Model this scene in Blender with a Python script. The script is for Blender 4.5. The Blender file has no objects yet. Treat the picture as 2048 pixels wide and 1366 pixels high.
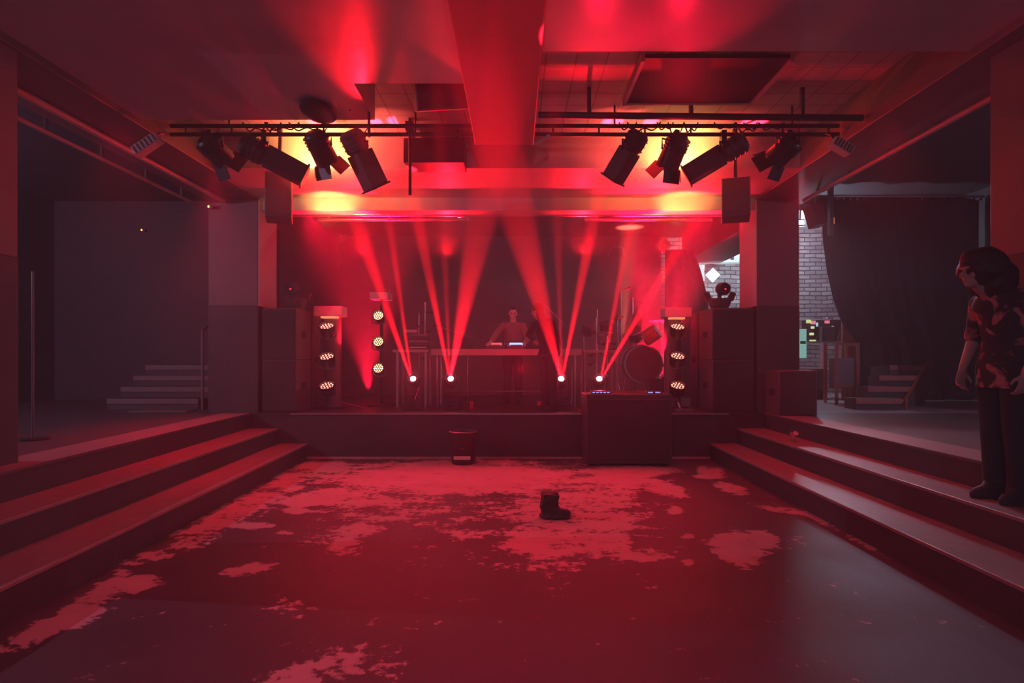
import bpy, bmesh, math, random
from mathutils import Vector, Matrix, Euler, Quaternion, noise as mnoise
random.seed(7)
C = bpy.context.scene.collection
F = 1195.0; CX = 1030.0; CY = 716.0; H = 1.55
V = Vector
def P(px, py, Y):
    return V(((px-CX)*Y/F, Y, H+(CY-py)*Y/F))
def R(d): return math.radians(d)

# ------------------------------------------------------------ materials
MATS = {}
def mat(name, col, rough=.6, metal=0.0, var=.25, scale=6.0, bump=.0, spec=.5):
    if name in MATS: return MATS[name]
    m = bpy.data.materials.new(name); m.use_nodes = True
    nt = m.node_tree; b = nt.nodes['Principled BSDF']
    tc = nt.nodes.new('ShaderNodeTexCoord')
    nz = nt.nodes.new('ShaderNodeTexNoise'); nz.inputs['Scale'].default_value = scale; nz.inputs['Detail'].default_value = 5
    nt.links.new(tc.outputs['Object'], nz.inputs['Vector'])
    mx = nt.nodes.new('ShaderNodeMix'); mx.data_type = 'RGBA'
    mx.inputs['A'].default_value = [c*(1-var) for c in col]+[1]
    mx.inputs['B'].default_value = [min(1, c*(1+var)) for c in col]+[1]
    nt.links.new(nz.outputs['Fac'], mx.inputs['Factor'])
    nt.links.new(mx.outputs['Result'], b.inputs['Base Color'])
    b.inputs['Roughness'].default_value = rough; b.inputs['Metallic'].default_value = metal
    b.inputs['Specular IOR Level'].default_value = spec
    if bump:
        bp = nt.nodes.new('ShaderNodeBump'); bp.inputs['Strength'].default_value = bump; bp.inputs['Distance'].default_value = .02
        nt.links.new(nz.outputs['Fac'], bp.inputs['Height']); nt.links.new(bp.outputs['Normal'], b.inputs['Normal'])
    MATS[name] = m; return m
def emis(name, col, strength):
    if name in MATS: return MATS[name]
    m = bpy.data.materials.new(name); m.use_nodes = True
    nt = m.node_tree; nt.nodes.clear()
    o = nt.nodes.new('ShaderNodeOutputMaterial'); e = nt.nodes.new('ShaderNodeEmission')
    e.inputs['Color'].default_value = list(col)+[1]; e.inputs['Strength'].default_value = strength
    nt.links.new(e.outputs[0], o.inputs[0]); MATS[name] = m; return m

BLACK = mat('black_paint', (.06,.055,.062), .6)
BLACKM = mat('black_metal', (.03,.028,.032), .42, 0.0, .15)
CLOTH = mat('black_cloth', (.03,.026,.032), .9, bump=.1)
CHROME = mat('chrome', (.7,.68,.7), .18, 1.0, .05)
STEEL = mat('brushed_steel', (.45,.44,.45), .35, .9, .1)
WHITEP = mat('pale_painted_plaster', (.52,.48,.48), .5, 0, .12, 3, .12)
CEILP = mat('glossy_ceiling_paint', (.42,.38,.38), .33, 0, .18, 2.2, .35)
COLP = mat('brown_column_paint', (.17,.12,.125), .55, 0, .12, 3, .1)
WOODF = mat('dark_worn_boards', (.085,.07,.072), .42, 0, .3, 9, .1)
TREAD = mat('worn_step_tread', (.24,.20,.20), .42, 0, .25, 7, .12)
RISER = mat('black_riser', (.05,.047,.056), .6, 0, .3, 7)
STAGEF = mat('black_stage_boards', (.06,.05,.055), .35, 0, .3, 10, .1)
SKIN = mat('skin', (.55,.36,.29), .55, 0, .05)
SHIRT = mat('brown_shirt_cloth', (.2,.12,.11), .8, 0, .2, 20, .2)
TROUS = mat('dark_trousers_cloth', (.035,.035,.05), .85)
HAIR = mat('dark_hair', (.02,.015,.015), .6, 0, .3, 40, .5)
RUBBER = mat('black_rubber', (.02,.02,.02), .7)
AMBERW = mat('orange_wood', (.36,.13,.06), .5, 0, .3, 8)
GREYW = mat('grey_plaster', (.35,.35,.38), .7, 0, .1, 3, .1)
GREYM = mat('grey_metal', (.2,.2,.21), .4, .5, .1)
REDPL = mat('red_plastic', (.6,.05,.05), .4)

def tilemat():
    m = bpy.data.materials.new('white_tile_panels'); m.use_nodes = True
    nt = m.node_tree; b = nt.nodes['Principled BSDF']
    tc = nt.nodes.new('ShaderNodeTexCoord'); br = nt.nodes.new('ShaderNodeTexBrick')
    mp = nt.nodes.new('ShaderNodeMapping'); nt.links.new(tc.outputs['Object'], mp.inputs['Vector'])
    nt.links.new(mp.outputs[0], br.inputs['Vector'])
    br.offset = 0; br.inputs['Scale'].default_value = 1; br.inputs['Brick Width'].default_value = .3; br.inputs['Row Height'].default_value = .3
    br.inputs['Mortar Size'].default_value = .008
    br.inputs['Color1'].default_value = (.62,.58,.56,1); br.inputs['Color2'].default_value = (.55,.5,.5,1); br.inputs['Mortar'].default_value = (.3,.26,.26,1)
    nt.links.new(br.outputs['Color'], b.inputs['Base Color']); b.inputs['Roughness'].default_value = .4
    return m
TILES = tilemat()
def brickmat():
    m = bpy.data.materials.new('painted_rubble_brick'); m.use_nodes = True
    nt = m.node_tree; b = nt.nodes['Principled BSDF']
    tc = nt.nodes.new('ShaderNodeTexCoord'); mp = nt.nodes.new('ShaderNodeMapping'); mp.inputs['Rotation'].default_value = (R(90),0,0)
    nt.links.new(tc.outputs['Object'], mp.inputs['Vector'])
    nz = nt.nodes.new('ShaderNodeTexNoise'); nz.inputs['Scale'].default_value = 2.5; nz.inputs['Detail'].default_value = 4
    nt.links.new(mp.outputs[0], nz.inputs['Vector'])
    mixv = nt.nodes.new('ShaderNodeMix'); mixv.data_type = 'VECTOR'; mixv.inputs['Factor'].default_value = .06
    nt.links.new(mp.outputs[0], mixv.inputs['A']); nt.links.new(nz.outputs['Color'], mixv.inputs['B'])
    br = nt.nodes.new('ShaderNodeTexBrick'); nt.links.new(mixv.outputs['Result'], br.inputs['Vector'])
    br.inputs['Scale'].default_value = 1; br.inputs['Brick Width'].default_value = .26; br.inputs['Row Height'].default_value = .095
    br.inputs['Mortar Size'].default_value = .012; br.inputs['Mortar Smooth'].default_value = .4
    br.inputs['Color1'].default_value = (.36,.31,.32,1); br.inputs['Color2'].default_value = (.2,.15,.17,1); br.inputs['Mortar'].default_value = (.07,.055,.06,1)
    bp = nt.nodes.new('ShaderNodeBump'); bp.inputs['Strength'].default_value = .9; bp.inputs['Distance'].default_value = .03
    nt.links.new(br.outputs['Fac'], bp.inputs['Height']); bp.invert = True
    nt.links.new(bp.outputs[0], b.inputs['Normal'])
    nt.links.new(br.outputs['Color'], b.inputs['Base Color']); b.inputs['Roughness'].default_value = .8
    return m
BRICK = brickmat()
def floormat():
    m = bpy.data.materials.new('worn_painted_floor'); m.use_nodes = True
    nt = m.node_tree; b = nt.nodes['Principled BSDF']; N = nt.nodes.new; L = nt.links.new
    tc = N('ShaderNodeTexCoord'); at = N('ShaderNodeAttribute'); at.attribute_name = 'wear'
    def nz(scale, det, stretch=None, rough=.6):
        n = N('ShaderNodeTexNoise'); n.inputs['Scale'].default_value = scale; n.inputs['Detail'].default_value = det; n.inputs['Roughness'].default_value = rough
        mp = N('ShaderNodeMapping'); L(tc.outputs['Object'], mp.inputs['Vector'])
        if stretch: mp.inputs['Scale'].default_value = stretch
        L(mp.outputs[0], n.inputs['Vector']); return n
    def math_(op, a, bb, clamp=False):
        n = N('ShaderNodeMath'); n.operation = op; n.use_clamp = clamp
        for i, x in enumerate((a, bb)):
            if isinstance(x, (int, float)): n.inputs[i].default_value = x
            else: L(x, n.inputs[i])
        return n.outputs[0]
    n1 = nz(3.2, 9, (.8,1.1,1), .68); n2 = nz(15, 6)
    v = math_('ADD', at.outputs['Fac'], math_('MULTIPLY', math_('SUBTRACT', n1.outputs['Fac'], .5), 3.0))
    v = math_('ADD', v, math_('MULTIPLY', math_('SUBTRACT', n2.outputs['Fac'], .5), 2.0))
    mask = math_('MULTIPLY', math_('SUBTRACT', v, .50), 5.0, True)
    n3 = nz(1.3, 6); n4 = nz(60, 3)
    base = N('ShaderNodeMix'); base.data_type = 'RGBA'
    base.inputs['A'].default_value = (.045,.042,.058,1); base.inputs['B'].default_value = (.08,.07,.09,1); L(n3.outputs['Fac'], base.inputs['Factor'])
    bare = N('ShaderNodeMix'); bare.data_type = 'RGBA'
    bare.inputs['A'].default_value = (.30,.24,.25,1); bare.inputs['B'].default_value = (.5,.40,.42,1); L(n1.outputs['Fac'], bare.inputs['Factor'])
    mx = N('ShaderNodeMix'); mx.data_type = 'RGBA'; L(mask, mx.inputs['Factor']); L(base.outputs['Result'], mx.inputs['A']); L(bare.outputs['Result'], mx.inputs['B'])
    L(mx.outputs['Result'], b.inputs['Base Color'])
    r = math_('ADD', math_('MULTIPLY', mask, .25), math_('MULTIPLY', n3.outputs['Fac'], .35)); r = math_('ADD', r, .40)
    L(r, b.inputs['Roughness'])
    bp = N('ShaderNodeBump'); bp.inputs['Strength'].default_value = .35; bp.inputs['Distance'].default_value = .01
    L(n4.outputs['Fac'], bp.inputs['Height']); L(bp.outputs[0], b.inputs['Normal'])
    return m
def floralmat():
    m = bpy.data.materials.new('floral_shirt_print'); m.use_nodes = True
    nt = m.node_tree; b = nt.nodes['Principled BSDF']; N = nt.nodes.new; L = nt.links.new
    tc = N('ShaderNodeTexCoord'); n = N('ShaderNodeTexNoise'); n.inputs['Scale'].default_value = 9; n.inputs['Detail'].default_value = 3; n.inputs['Distortion'].default_value = .8
    L(tc.outputs['Object'], n.inputs['Vector'])
    cr = N('ShaderNodeValToRGB'); cr.color_ramp.elements[0].position = .50; cr.color_ramp.elements[0].color = (.02,.02,.025,1)
    cr.color_ramp.elements[1].position = .60; cr.color_ramp.elements[1].color = (.5,.16,.16,1)
    L(n.outputs['Fac'], cr.inputs[0]); L(cr.outputs[0], b.inputs['Base Color']); b.inputs['Roughness'].default_value = .85
    return m
FLORAL = floralmat()

# ------------------------------------------------------------ mesh builder
def frame_from(d, up=V((0,0,1))):
    z = V(d).normalized()
    if abs(z.dot(up)) > .98: up = V((0,1,0))
    x = up.cross(z).normalized(); y = z.cross(x)
    return Matrix((x, y, z)).transposed()
class B:
    def __init__(s): s.bm = bmesh.new()
    def box(s, c, size, rot=None, taper=None):
        M = rot.to_3x3() if rot is not None else Matrix.Identity(3)
        vs = []
        for k in (-1, 1):
            t = 1 if (k < 0 or taper is None) else taper
            for i, j in ((-1,-1),(1,-1),(1,1),(-1,1)):
                vs.append(s.bm.verts.new(V(c)+M@V((i*size[0]/2*t, j*size[1]/2*t, k*size[2]/2))))
        for f in ((3,2,1,0),(4,5,6,7),(0,1,5,4),(1,2,6,5),(2,3,7,6),(3,0,4,7)): s.bm.faces.new([vs[i] for i in f])
        return s
    def bb(s, x0, x1, y0, y1, z0, z1):
        return s.box(((x0+x1)/2,(y0+y1)/2,(z0+z1)/2), (x1-x0,y1-y0,z1-z0))
    def bar(s, p0, p1, w, h=None):
        p0, p1 = V(p0), V(p1); d = p1-p0
        return s.box((p0+p1)/2, (w, h or w, d.length), frame_from(d))
    def lathe(s, c, M, prof, n=24):
        # prof: (radius, z)
        rings = []
        for r, z in prof:
            if r < 1e-6: rings.append([s.bm.verts.new(V(c)+M@V((0,0,z)))])
            else: rings.append([s.bm.verts.new(V(c)+M@V((r*math.cos(2*math.pi*i/n), r*math.sin(2*math.pi*i/n), z))) for i in range(n)])
        for a, b in zip(rings, rings[1:]):
            for i in range(n):
                j = (i+1) % n
                q = [a[i % len(a)], a[j % len(a)], b[j % len(b)], b[i % len(b)]]
                q = list(dict.fromkeys(q))
                if len(q) > 2:
                    try: s.bm.faces.new(q)
                    except ValueError: pass
        return s
    def cyl(s, p0, p1, r0, r1=None, n=16):
        p0, p1 = V(p0), V(p1); d = p1-p0; r1 = r0 if r1 is None else r1
        return s.lathe(p0, frame_from(d), [(0,0),(r0,0),(r1,d.length),(0,d.length)], n)
    def tube(s, pts, r, n=8):
        pts = [V(p) for p in pts]; rings = []
        for i, p in enumerate(pts):
            d = pts[min(i+1,len(pts)-1)]-pts[max(i-1,0)]
            M = frame_from(d)
            rings.append([s.bm.verts.new(p+M@V((r*math.cos(2*math.pi*k/n), r*math.sin(2*math.pi*k/n), 0))) for k in range(n)])
        for a, b in zip(rings, rings[1:]):
            for k in range(n): s.bm.faces.new([a[k], a[(k+1)%n], b[(k+1)%n], b[k]])
        s.bm.faces.new(rings[0][::-1]); s.bm.faces.new(rings[-1]); return s
    def loft(s, secs, n=16):
        # secs: (center, M or None, rx, ry)
        rings = []
        for c, M, rx, ry in secs:
            M = M or Matrix.Identity(3)
            rings.append([s.bm.verts.new(V(c)+M@V((rx*math.cos(2*math.pi*k/n), ry*math.sin(2*math.pi*k/n), 0))) for k in range(n)])
        for a, b in zip(rings, rings[1:]):
            for k in range(n): s.bm.faces.new([a[k], a[(k+1)%n], b[(k+1)%n], b[k]])
        s.bm.faces.new(rings[0][::-1]); s.bm.faces.new(rings[-1]); return s
    def cap(s, p0, p1, r0, r1, n=12):
        p0, p1 = V(p0), V(p1); d = p1-p0; L = max(d.length, 1e-4); pr = []
        for i in range(4): a = i/4*math.pi/2; pr.append((r0*math.sin(a), -r0*math.cos(a)))
        pr.append((r0, 0)); pr.append((r1, L))
        for i in range(1, 5): a = i/4*math.pi/2; pr.append((r1*math.cos(a), L+r1*math.sin(a)))
        pr[-1] = (0, L+r1); pr[0] = (0, -r0)
        return s.lathe(p0, frame_from(d), pr, n)
    def ell(s, c, r, M=None, n=16):
        M = M or Matrix.Identity(3); D = Matrix.Diagonal(V(r))
        pr = [(math.sin(math.pi*i/10), -math.cos(math.pi*i/10)) for i in range(11)]; pr[0] = (0,-1); pr[-1] = (0,1)
        return s.lathe(c, M@D, pr, n)
    def prism(s, pts, y0, y1):
        a = [s.bm.verts.new((x, y0, z)) for x, z in pts]; b = [s.bm.verts.new((x, y1, z)) for x, z in pts]
        s.bm.faces.new(a); s.bm.faces.new(b[::-1]); n = len(a)
        for i in range(n): s.bm.faces.new([a[i], b[i], b[(i+1)%n], a[(i+1)%n]])
        return s
    def done(s, name, m, parent=None, bevel=0, remesh=0, smooth=45, local=False):
        bmesh.ops.recalc_face_normals(s.bm, faces=s.bm.faces)
        me = bpy.data.meshes.new(name)
        if parent is not None and not local:
            bpy.context.view_layer.update()
            s.bm.transform(parent.matrix_world.inverted())
        s.bm.to_mesh(me); s.bm.free(); me.materials.append(m)
        for p in me.polygons: p.use_smooth = True
        if not remesh: me.set_sharp_from_angle(angle=R(smooth))
        o = bpy.data.objects.new(name, me); C.objects.link(o)
        if parent is not None: o.parent = parent
        if bevel:
            md = o.modifiers.new('bevel', 'BEVEL'); md.width = bevel; md.segments = 2; md.limit_method = 'ANGLE'; md.angle_limit = R(40)
        if remesh:
            md = o.modifiers.new('remesh', 'REMESH'); md.mode = 'VOXEL'; md.voxel_size = remesh; md.use_smooth_shade = True
            sm = o.modifiers.new('smooth', 'SMOOTH'); sm.iterations = 3; sm.factor = .5
        return o
def thing(name, label, cat, loc=(0,0,0), group=None):
    o = bpy.data.objects.new(name, None); C.objects.link(o); o.location = loc; o.empty_display_size = .1
    o['label'] = label; o['category'] = cat
    if group: o['group'] = group
    bpy.context.view_layer.update()
    return o
def tag(o, label, cat, group=None, kind=None):
    o['label'] = label; o['category'] = cat
    if group: o['group'] = group
    if kind: o['kind'] = kind
    return o
def struct(name, b, m, bevel=0, label=None):
    o = b.done(name, m, bevel=bevel); o['kind'] = 'structure'
    if label: o['label'] = label
    return o
def stone(x0, x1, y0, y1, z0, z1): return B().bb(x0, x1, y0, y1, z0, z1)

# ------------------------------------------------------------ dance floor with worn patches
SY = 9.2; SZ = .70
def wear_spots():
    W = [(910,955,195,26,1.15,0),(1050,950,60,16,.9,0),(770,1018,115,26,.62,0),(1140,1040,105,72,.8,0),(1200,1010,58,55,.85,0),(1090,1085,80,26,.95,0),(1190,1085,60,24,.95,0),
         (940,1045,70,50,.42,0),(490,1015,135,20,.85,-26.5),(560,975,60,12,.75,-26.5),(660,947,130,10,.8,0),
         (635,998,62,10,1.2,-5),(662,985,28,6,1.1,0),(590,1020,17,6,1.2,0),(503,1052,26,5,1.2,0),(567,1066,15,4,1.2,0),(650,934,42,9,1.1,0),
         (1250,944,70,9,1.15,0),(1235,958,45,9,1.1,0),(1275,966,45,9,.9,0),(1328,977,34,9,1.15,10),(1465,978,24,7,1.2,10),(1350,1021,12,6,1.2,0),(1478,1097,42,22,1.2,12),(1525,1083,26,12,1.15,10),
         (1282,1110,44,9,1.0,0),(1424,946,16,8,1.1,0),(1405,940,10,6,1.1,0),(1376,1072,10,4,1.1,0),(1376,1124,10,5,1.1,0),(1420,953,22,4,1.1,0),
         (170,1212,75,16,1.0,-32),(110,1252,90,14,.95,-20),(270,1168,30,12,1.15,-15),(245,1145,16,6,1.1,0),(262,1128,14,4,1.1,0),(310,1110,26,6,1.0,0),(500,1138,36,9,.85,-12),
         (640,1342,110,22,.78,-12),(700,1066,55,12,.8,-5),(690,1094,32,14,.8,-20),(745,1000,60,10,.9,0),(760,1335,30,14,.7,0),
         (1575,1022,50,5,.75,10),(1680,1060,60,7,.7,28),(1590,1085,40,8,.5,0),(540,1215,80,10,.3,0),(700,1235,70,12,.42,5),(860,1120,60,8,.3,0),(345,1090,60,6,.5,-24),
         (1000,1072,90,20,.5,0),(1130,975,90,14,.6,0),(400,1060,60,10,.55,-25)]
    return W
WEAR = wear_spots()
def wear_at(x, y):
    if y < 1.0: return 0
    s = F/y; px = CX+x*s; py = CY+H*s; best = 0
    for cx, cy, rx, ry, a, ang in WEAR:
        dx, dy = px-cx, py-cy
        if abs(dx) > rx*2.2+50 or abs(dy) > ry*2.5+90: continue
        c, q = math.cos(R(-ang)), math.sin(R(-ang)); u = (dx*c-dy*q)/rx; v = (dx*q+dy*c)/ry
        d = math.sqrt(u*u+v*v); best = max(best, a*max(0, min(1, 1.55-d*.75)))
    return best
def make_floor():
    nx, ny = 190, 240; x0, x1, y0, y1 = -3.35, 3.1, -3.0, 9.25
    bm = bmesh.new(); g = []
    for j in range(ny+1):
        row = []
        for i in range(nx+1): row.append(bm.verts.new((x0+(x1-x0)*i/nx, y0+(y1-y0)*j/ny, 0)))
        g.append(row)
    for j in range(ny):
        for i in range(nx): bm.faces.new((g[j][i], g[j][i+1], g[j+1][i+1], g[j+1][i]))
    me = bpy.data.meshes.new('floor'); bm.to_mesh(me); bm.free()
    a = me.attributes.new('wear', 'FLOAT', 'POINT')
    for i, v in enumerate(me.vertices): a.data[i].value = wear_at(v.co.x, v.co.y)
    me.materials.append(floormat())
    o = bpy.data.objects.new('floor', me); C.objects.link(o); o['kind'] = 'structure'; return o
make_floor()

# tiered steps beside the dance floor (left flight is slightly skewed)
def steps(side):
    if side < 0: xs = lambda y, k: (-2.81, -3.24, -3.58)[k]+(-.0426,-.0445,-.0550)[k]*y
    else: xs = lambda y, k: (2.87, 3.42, 3.84)[k]+(.014, 0.0, .0)[k]*y
    y0, y1 = -3.0, SY
    for k, z in enumerate((.235, .47, .70)):
        out = -7.0 if side < 0 else 6.6
        a0, a1 = xs(y0, k), xs(y1, k)
        if k < 2: b0, b1 = xs(y0, k+1)+side*-.0, xs(y1, k+1)
        else: b0 = b1 = (-9.4 if side < 0 else 9.4)
        zb = 0 if k == 0 else z-.235
        nm = 'floor_tier' if k < 2 else 'floor_landing'
        b = B(); vs = []
        for zz in (-.05 if k == 0 else .0, z-.03):
            vs.append([b.bm.verts.new(p) for p in ((a0,y0,zz),(a1,y1,zz),(b1,y1,zz),(b0,y0,zz))])
        lo, hi = vs
        b.bm.faces.new(lo); b.bm.faces.new(hi)
        for i in range(4): b.bm.faces.new((lo[i], lo[(i+1)%4], hi[(i+1)%4], hi[i]))
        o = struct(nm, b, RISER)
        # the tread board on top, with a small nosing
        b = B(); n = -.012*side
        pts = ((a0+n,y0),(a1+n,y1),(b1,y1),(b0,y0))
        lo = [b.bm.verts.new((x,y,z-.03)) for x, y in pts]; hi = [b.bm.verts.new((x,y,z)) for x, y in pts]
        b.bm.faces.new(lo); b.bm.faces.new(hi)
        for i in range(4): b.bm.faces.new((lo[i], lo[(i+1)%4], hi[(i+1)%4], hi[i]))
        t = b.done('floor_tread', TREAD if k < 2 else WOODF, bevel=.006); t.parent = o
        if k == 2:   # lighter worn nosing strip along the edge of the landing
            b = B(); e = .42*side
            lo = [b.bm.verts.new((x,y,z+.0)) for x, y in ((a0+n,y0),(a1+n,y1),(a1+e,y1),(a0+e,y0))]
            hi = [b.bm.verts.new((x,y,z+.004)) for x, y in ((a0+n,y0),(a1+n,y1),(a1+e,y1),(a0+e,y0))]
            b.bm.faces.new(lo); b.bm.faces.new(hi)
            for i in range(4): b.bm.faces.new((lo[i], lo[(i+1)%4], hi[(i+1)%4], hi[i]))
            t = b.done('floor_edging', TREAD); t.parent = o
steps(-1); steps(1)
# landings continue behind the tiers to the back walls
struct('floor_rear_left', stone(-9.4, -4.3, SY, 12.2, 0, SZ), WOODF)
struct('floor_rear_right', stone(4.05, 9.4, SY, 14.6, 0, SZ), mat('grey_back_room_boards', (.3,.29,.3), .35, 0, .2, 8, .1))

# stage
st = struct('stage_floor', stone(-4.3, 4.05, SY, 13.6, 0, SZ-.03), RISER)
b = stone(-4.3, 4.05, SY-.015, 13.6, SZ-.03, SZ); t = b.done('floor_boards', STAGEF); t.parent = st
b = stone(-3.45, 3.28, SY-.03, SY-.016, SZ-.022, SZ+.002); t = b.done('edge_trim', STEEL, bevel=.002); t.parent = st
b = stone(-3.2, 3.0, SY-.03, SY-.001, .0, .03); t = b.done('skirting_trim', mat('red_brown_edging', (.5,.3,.3), .5), bevel=.002); t.parent = st

# ------------------------------------------------------------ structure above
def column(x0, x1, y0, y1, ztop, zsplit, nm):
    o = struct(nm, stone(x0, x1, y0, y1, SZ-.3, zsplit), BLACK, bevel=.008)
    u = stone(x0+.004, x1-.004, y0+.004, y1-.004, zsplit, ztop).done('upper_shaft', COLP if 'front' not in nm else COLP, bevel=.008); u.parent = o
    return o
column(-4.78, -4.0, 9.30, 10.0, 4.03, 2.36, 'column_stage_left')
column(3.77, 4.43, 9.30, 10.0, 4.03, 2.36, 'column_stage_right')
column(-4.9, -4.02, 4.14, 4.84, 4.03, 2.36, 'column_front_left')
column(3.92, 4.75, 4.25, 4.94, 4.03, 2.36, 'column_front_right')
# lit stage-side faces of both stage columns, light painted as a paler colour
struct('lit_facing_1', stone(-4.0, -3.985, 9.31, 9.99, 2.36, 4.02), mat('lit_column_face', (.6,.5,.5), .5, 0, .06))
struct('lit_facing_2', stone(3.755, 3.77, 9.31, 9.99, 2.36, 4.02), mat('lit_column_face', (.6,.5,.5), .5, 0, .06))
struct('beam_left', stone(-4.85, -4.0, -3, 10.0, 4.03, 4.75), COLP, bevel=.01)
struct('beam_right', stone(3.77, 4.62, -3, 10.0, 4.03, 4.75), COLP, bevel=.01)
struct('beam_wing_left', stone(-4.85, -4.0, 10.0, 13.5, 3.69, 4.75), BLACK)
struct('beam_wing_right', stone(3.77, 4.62, 10.0, 13.5, 3.69, 4.75), mat('dark_boarding', (.12,.1,.1), .5, 0, .5, 5, .3))
struct('ceiling_front_left', stone(-4.0, -1.5, -3, 6.4, 4.1, 4.75), CEILP)
struct('ceiling_front_center', stone(-1.5, -.43, -3, 5.55, 4.1, 4.75), CEILP)
struct('ceiling_front_right', stone(.2, 3.77, -3, 4.97, 4.1, 4.75), CEILP)
struct('beam_center', stone(-.43, .2, -3, 6.4, 3.83, 4.75), COLP, bevel=.01)
struct('ceiling_recess', stone(-4.0, 3.77, 4.97, 7.9, 4.47, 4.75), TILES)
struct('ceiling_soffit', stone(-4.0, 3.77, 7.9, 9.35, 4.06, 4.75), WHITEP)
struct('beam_stage', stone(-4.0, 3.77, 9.35, 9.62, 3.86, 4.75), WHITEP, bevel=.01)
struct('ceiling_stage', stone(-4.0, 3.77, 9.62, 13.6, 4.3, 4.75), mat('dark_stage_ceiling', (.12,.09,.09), .5, 0, .3, 4, .2))
struct('ceiling_side_left', stone(-9.5, -4.85, -3, 14.6, 4.75, 4.9), BLACK)
struct('ceiling_side_right', stone(4.62, 9.5, -3, 14.6, 4.95, 5.1), BLACK)
struct('ceiling_roof', stone(-4.85, 4.62, -3, 14.6, 4.752, 4.9), BLACK)
struct('ceiling_back_room', stone(4.62, 9.5, 12.6, 14.6, 4.66, 4.8), GREYW)
struct('wall_left', stone(-9.55, -9.4, -3, 12.3, 0, 4.9), BLACK)
struct('wall_right', stone(9.4, 9.55, -3, 14.7, 0, 5.0), BLACK)
struct('wall_rear_left', stone(-9.5, -4.2, 12.2, 12.35, 0, 4.9), BLACK)
struct('wall_wing_left', stone(-4.05, -3.95, 10.02, 13.6, SZ, 3.69), BLACK)
wb = struct('wall_back', stone(-4.0, 3.3, 13.5, 13.6, SZ, 4.3), mat('dark_back_wall', (.10,.08,.085), .7, 0, .3, 3, .1))
struct('wall_brick', stone(3.3, 9.4, 14.5, 14.65, 0, 5.0), BRICK)
# upstage screen
q = P(800,560,13.2); q2 = P(1262,800,13.2)
tag(stone(q.x, q2.x, 13.2, 13.24, SZ+.02, q.z).done('backdrop_cloth', mat('grey_backdrop_cloth', (.15,.13,.14), .9, 0, .1, 2)), 'low grey cloth panel behind the stage tables', 'backdrop cloth', kind='thing')

# black drape between the stage and the back room
def drape(name, xl, xr, y, z0, z1, n=60, amp=.05, label='', cat='curtain', left_profile=None, right_profile=None, fold=9.0):
    bm = bmesh.new(); rows = 26; g = []
    for j in range(rows+1):
        t = j/rows; z = z0+(z1-z0)*t; row = []
        a = left_profile(z) if left_profile else xl; c = right_profile(z) if right_profile else xr
        for i in range(n+1):
            u = i/n; x = a+(c-a)*u
            w = xl+(xr-xl)*u
            row.append(bm.verts.new((x, y+amp*math.sin(w*fold+.6*math.sin(z*1.3))+amp*.4*math.sin(w*fold*2.3+z), z)))
        g.append(row)
    for j in range(rows):
        for i in range(n): bm.faces.new((g[j][i], g[j][i+1], g[j+1][i+1], g[j+1][i]))
    me = bpy.data.meshes.new(name); bm.to_mesh(me); bm.free(); me.materials.append(CLOTH)
    for p in me.polygons: p.use_smooth = True
    o = bpy.data.objects.new(name, me); C.objects.link(o)
    sd = o.modifiers.new('thick', 'SOLIDIFY'); sd.thickness = .01
    tag(o, label, cat); return o
def prof(pts, Y):
    q = sorted([(P(px,py,Y).z, P(px,py,Y).x) for px, py in pts])
    def f(z):
        if z <= q[0][0]: return q[0][1]
        for (za, xa), (zb, xb) in zip(q, q[1:]):
            if z <= zb: return xa+(xb-xa)*(z-za)/(zb-za)
        return q[-1][1]
    return f
DY = 11.9
drape('stage_curtain', P(1650,0,DY).x, 9.3, DY, SZ+.01, P(0,398,DY).z, label='large black curtain pulled aside beside the lit brick wall', amp=.06,
      left_profile=prof([(1640,398),(1643,480),(1650,540),(1663,600),(1680,645),(1697,668),(1712,682),(1714,720),(1716,812)], DY), n=160)
drape('wing_curtain', P(1330,0,12.6).x, P(1400,0,12.6).x, 12.6, SZ+.01, P(0,500,12.6).z, label='black wing drape hanging behind the drum kit', amp=.04,
      right_profile=prof([(1385,500),(1400,540),(1416,600),(1418,830)], 12.6), n=40, fold=14)
rt = thing('curtain_rail', 'long metal curtain rail with shiny hooks above the pulled-aside curtain', 'curtain rail', P(1680,396,11.8))
a_, c_ = P(1655,393,11.8), P(1968,393,11.8)
B().cyl(a_, c_, .02).done('rail', STEEL, rt)
for i in range(24):
    p = a_.lerp(c_, (i+.5)/24)
    B().box(p-V((0,0,.05)), (.03,.02,.05)).done('hook', CHROME, rt)

# ------------------------------------------------------------ rear stairs
def stairs(name, xr, label, shift, y0=9.85, n=4, dx=0.0):
    t = thing(name, label, 'stairs', (xr[0], y0, SZ))
    for k in range(n):
        z = SZ+.18*(k+1); y = y0+.34*k
        xa, xb = xr[0]+dx*k, xr[1]+dx*k*.9
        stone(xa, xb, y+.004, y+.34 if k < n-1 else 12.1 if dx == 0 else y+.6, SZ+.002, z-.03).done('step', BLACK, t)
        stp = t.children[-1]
        stone(xa, xb, y-.015, y+.002, z-.085, z).done('nosing', mat('lit_nosing', (.2,.15,.14), .5) if dx == 0 else mat('red_lit_nosing', (.5,.2,.18), .5), stp)  # lighter strips paint the lit upper part of each riser
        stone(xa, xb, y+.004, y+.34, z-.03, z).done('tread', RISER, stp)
    return t
tl = stairs('side_stairs', (-6.72, -5.22), 'short dark staircase with nosings painted as lit beside the brown-and-black pillar', 0)
sr = stairs('curtain_stairs', (5.62, 6.38), 'staircase with nosings painted as red-lit rising in front of the black curtain', 0, n=4, dx=.40)
B().bar((6.43, 9.9, .80), (7.55, 10.95, 1.45), .03, .05).done('side_rail', AMBERW, sr)
B().bar((6.43, 9.83, SZ+.002), (6.43, 9.83, .88), .04).done('newel', AMBERW, sr)
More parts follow.
